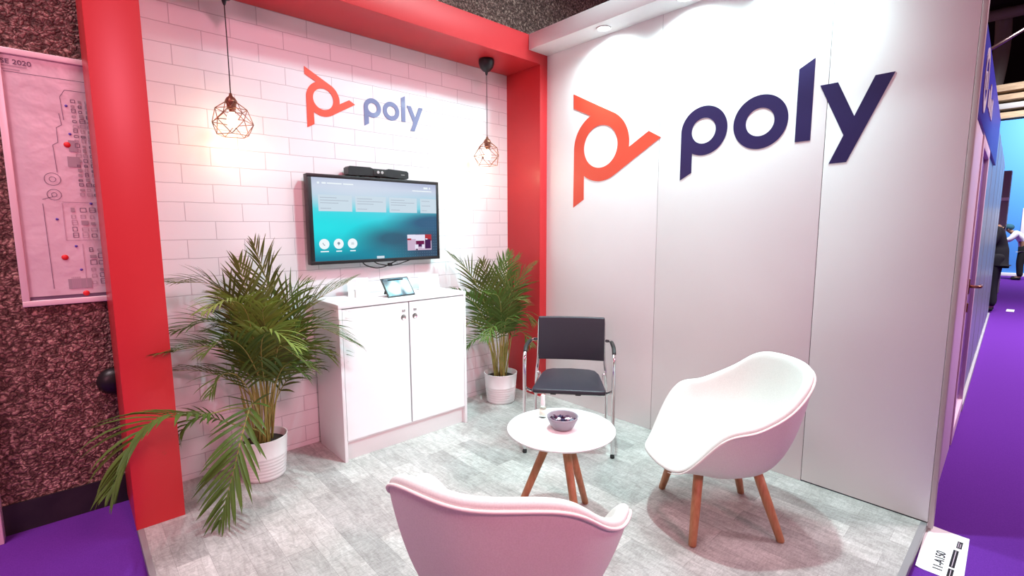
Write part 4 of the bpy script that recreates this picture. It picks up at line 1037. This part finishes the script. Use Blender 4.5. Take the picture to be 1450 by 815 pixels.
bow = dict(stand); bow.update({'elbow_l': ((.06, .23, 1.17), .046), 'wrist_l': ((.27, .16, 1.20), .032), 'palm_l': ((.34, .13, 1.22), (.030, .018)), 'elbow_r': ((.06, -.23, 1.17), .046), 'wrist_r': ((.27, -.16, 1.20), .032), 'palm_r': ((.34, -.13, 1.22), (.030, .018)), 'neck': ((.05, 0, 1.50), .055), 'chin': ((.11, 0, 1.53), .06), 'skull': ((.16, 0, 1.59), (.085, .095)), 'crown': ((.18, 0, 1.655), (.06, .07)), 'chest': ((-.01, 0, 1.33), (.17, .125))})
person('person in black suit at the end of the glass booth, half hidden', (8.95, -2.69, -.04), math.radians(90), bow, M['suit'], M['suit'], False, M['black'])
lean = {'pelvis': ((-.06, 0, .93), (.13, .11)), 'waist': ((-.03, 0, 1.08), (.13, .10)), 'chest': ((.10, 0, 1.24), (.16, .12)), 'neck': ((.22, 0, 1.33), .052), 'chin': ((.27, 0, 1.36), .06), 'skull': ((.30, 0, 1.43), (.085, .095)), 'crown': ((.29, 0, 1.50), (.06, .07))}
for s, k in (('l', 1), ('r', -1)):
    lean.update({'hip_'+s: ((-.05, k*.09, .87), .090), 'knee_'+s: ((.0, k*.11, .48), .062), 'ankle_'+s: ((-.03, k*.12, .09), .044), 'toe_'+s: ((.12, k*.14, .035), .034),
                 'shoulder_'+s: ((.13, k*.18, 1.30), .064), 'elbow_'+s: ((.26, k*.22, 1.10), .048), 'wrist_'+s: ((.48, k*.14, 1.12), .034), 'palm_'+s: ((.55, k*.11, 1.13), (.030, .018))})
person('person in white shirt and dark trousers leaning forward before the sky-blue stand', (16.6, -2.80, -.04), math.radians(92), lean, M['shirt'], M['suit'], True, M['turban'])

# ------------------------------------------------------------------ light
def area(name, loc, target, size, power, color, spread=180):
    L = bpy.data.lights.new(name, 'AREA'); L.shape = 'DISK'; L.size = size; L.energy = power; L.color = color; L.spread = math.radians(spread)
    o = bpy.data.objects.new(name, L); col.objects.link(o); o.location = loc
    o.rotation_euler = (Vector(target)-Vector(loc)).to_track_quat('-Z', 'Y').to_euler(); return o
def spot(name, loc, target, power, color, angle, blend, soft):
    L = bpy.data.lights.new(name, 'SPOT'); L.energy = power; L.color = color; L.spot_size = math.radians(angle); L.spot_blend = blend; L.shadow_soft_size = soft
    o = bpy.data.objects.new(name, L); col.objects.link(o); o.location = loc
    o.rotation_euler = (Vector(target)-Vector(loc)).to_track_quat('-Z', 'Y').to_euler(); return o
spot('rose_flood', (-2.3, -6.8, 4.4), (-2.0, -.4, 1.0), 900, (1.0, .34, .46), 62, 1.0, .5)
# hall floodlights rigged high over the aisle, and the booth's own downlights
spot('hall_flood', (.25, -4.5, 5.7), (-.50, 0, 1.6), 1380, (.54, 1.0, .98), 47, 1.0, .30)
spot('overhead_flood', (-1.15, -1.7, 6.2), (-.95, -1.75, 0), 1100, (.68, 1.0, 1.0), 46, .6, .10)
for y in (-1.05, -1.66, -2.27): spot('downlight_beam', (-.115, y, 2.82), (-.07, y, 0), 84, (.72, 1.0, 1.0), 168, 1.0, .05)
area('pink_hall_glow', (-6.0, -3.6, 2.6), (-2.6, 0, 1.5), 2.0, 22, (1.0, .40, .52), 100)
area('aisle_fill', (7.0, -5.0, 8.0), (7.0, -4.6, 0), 3.0, 420, (.95, .90, 1.0), 80)  # added fill, no fixture: brightens the purple carpet of the aisle
area('far_stand_fill', (14.5, -4.0, 6.5), (17.5, -3.0, 1.8), 2.5, 420, (.95, .97, 1.0), 120)  # added fill to brighten the sky-blue stand, not a hall lamp
area('pink_panel_fill', (2.6, -5.2, 5.5), (2.0, -3.2, 1.2), 1.5, 120, (1.0, .82, .90), 100)  # added fill for the neighbouring booth's pink panels, no real lamp there
area('carpet_fill', (-5.2, -1.6, 7.0), (-4.6, -.8, 0), 2.5, 90, (1.0, .80, .86), 80)  # unseen fill added to lift the carpet beside the open side

wd = bpy.data.worlds.new('hall_ambience'); scene.world = wd; wd.use_nodes = True
bg = wd.node_tree.nodes['Background']; bg.inputs[0].default_value = (1.0, .42, .41, 1); bg.inputs[1].default_value = .17

# ------------------------------------------------------------------ camera
cd = bpy.data.cameras.new('camera'); cam = bpy.data.objects.new('camera', cd); col.objects.link(cam)
cd.sensor_fit = 'HORIZONTAL'; cd.sensor_width = 36; cd.lens = 36*691.4568/1450; cd.clip_end = 100; cd.clip_start = .02
yaw, pitch, roll = -.7411, .1213, -.0042
fwd = Vector((-math.sin(yaw)*math.cos(pitch), math.cos(yaw)*math.cos(pitch), -math.sin(pitch)))
rg = fwd.cross(Vector((0, 0, 1))).normalized(); up = rg.cross(fwd)
c, s = math.cos(roll), math.sin(roll)
r2, u2 = rg*c+up*s, up*c-rg*s
cam.matrix_world = Matrix(((r2.x, u2.x, -fwd.x, -3.0233), (r2.y, u2.y, -fwd.y, -3.2696), (r2.z, u2.z, -fwd.z, 1.45), (0, 0, 0, 1)))
scene.camera = cam
vs = scene.view_settings; vs.view_transform = 'Standard'; vs.look = 'None'; vs.exposure = 0; vs.gamma = 1; vs.use_curve_mapping = False
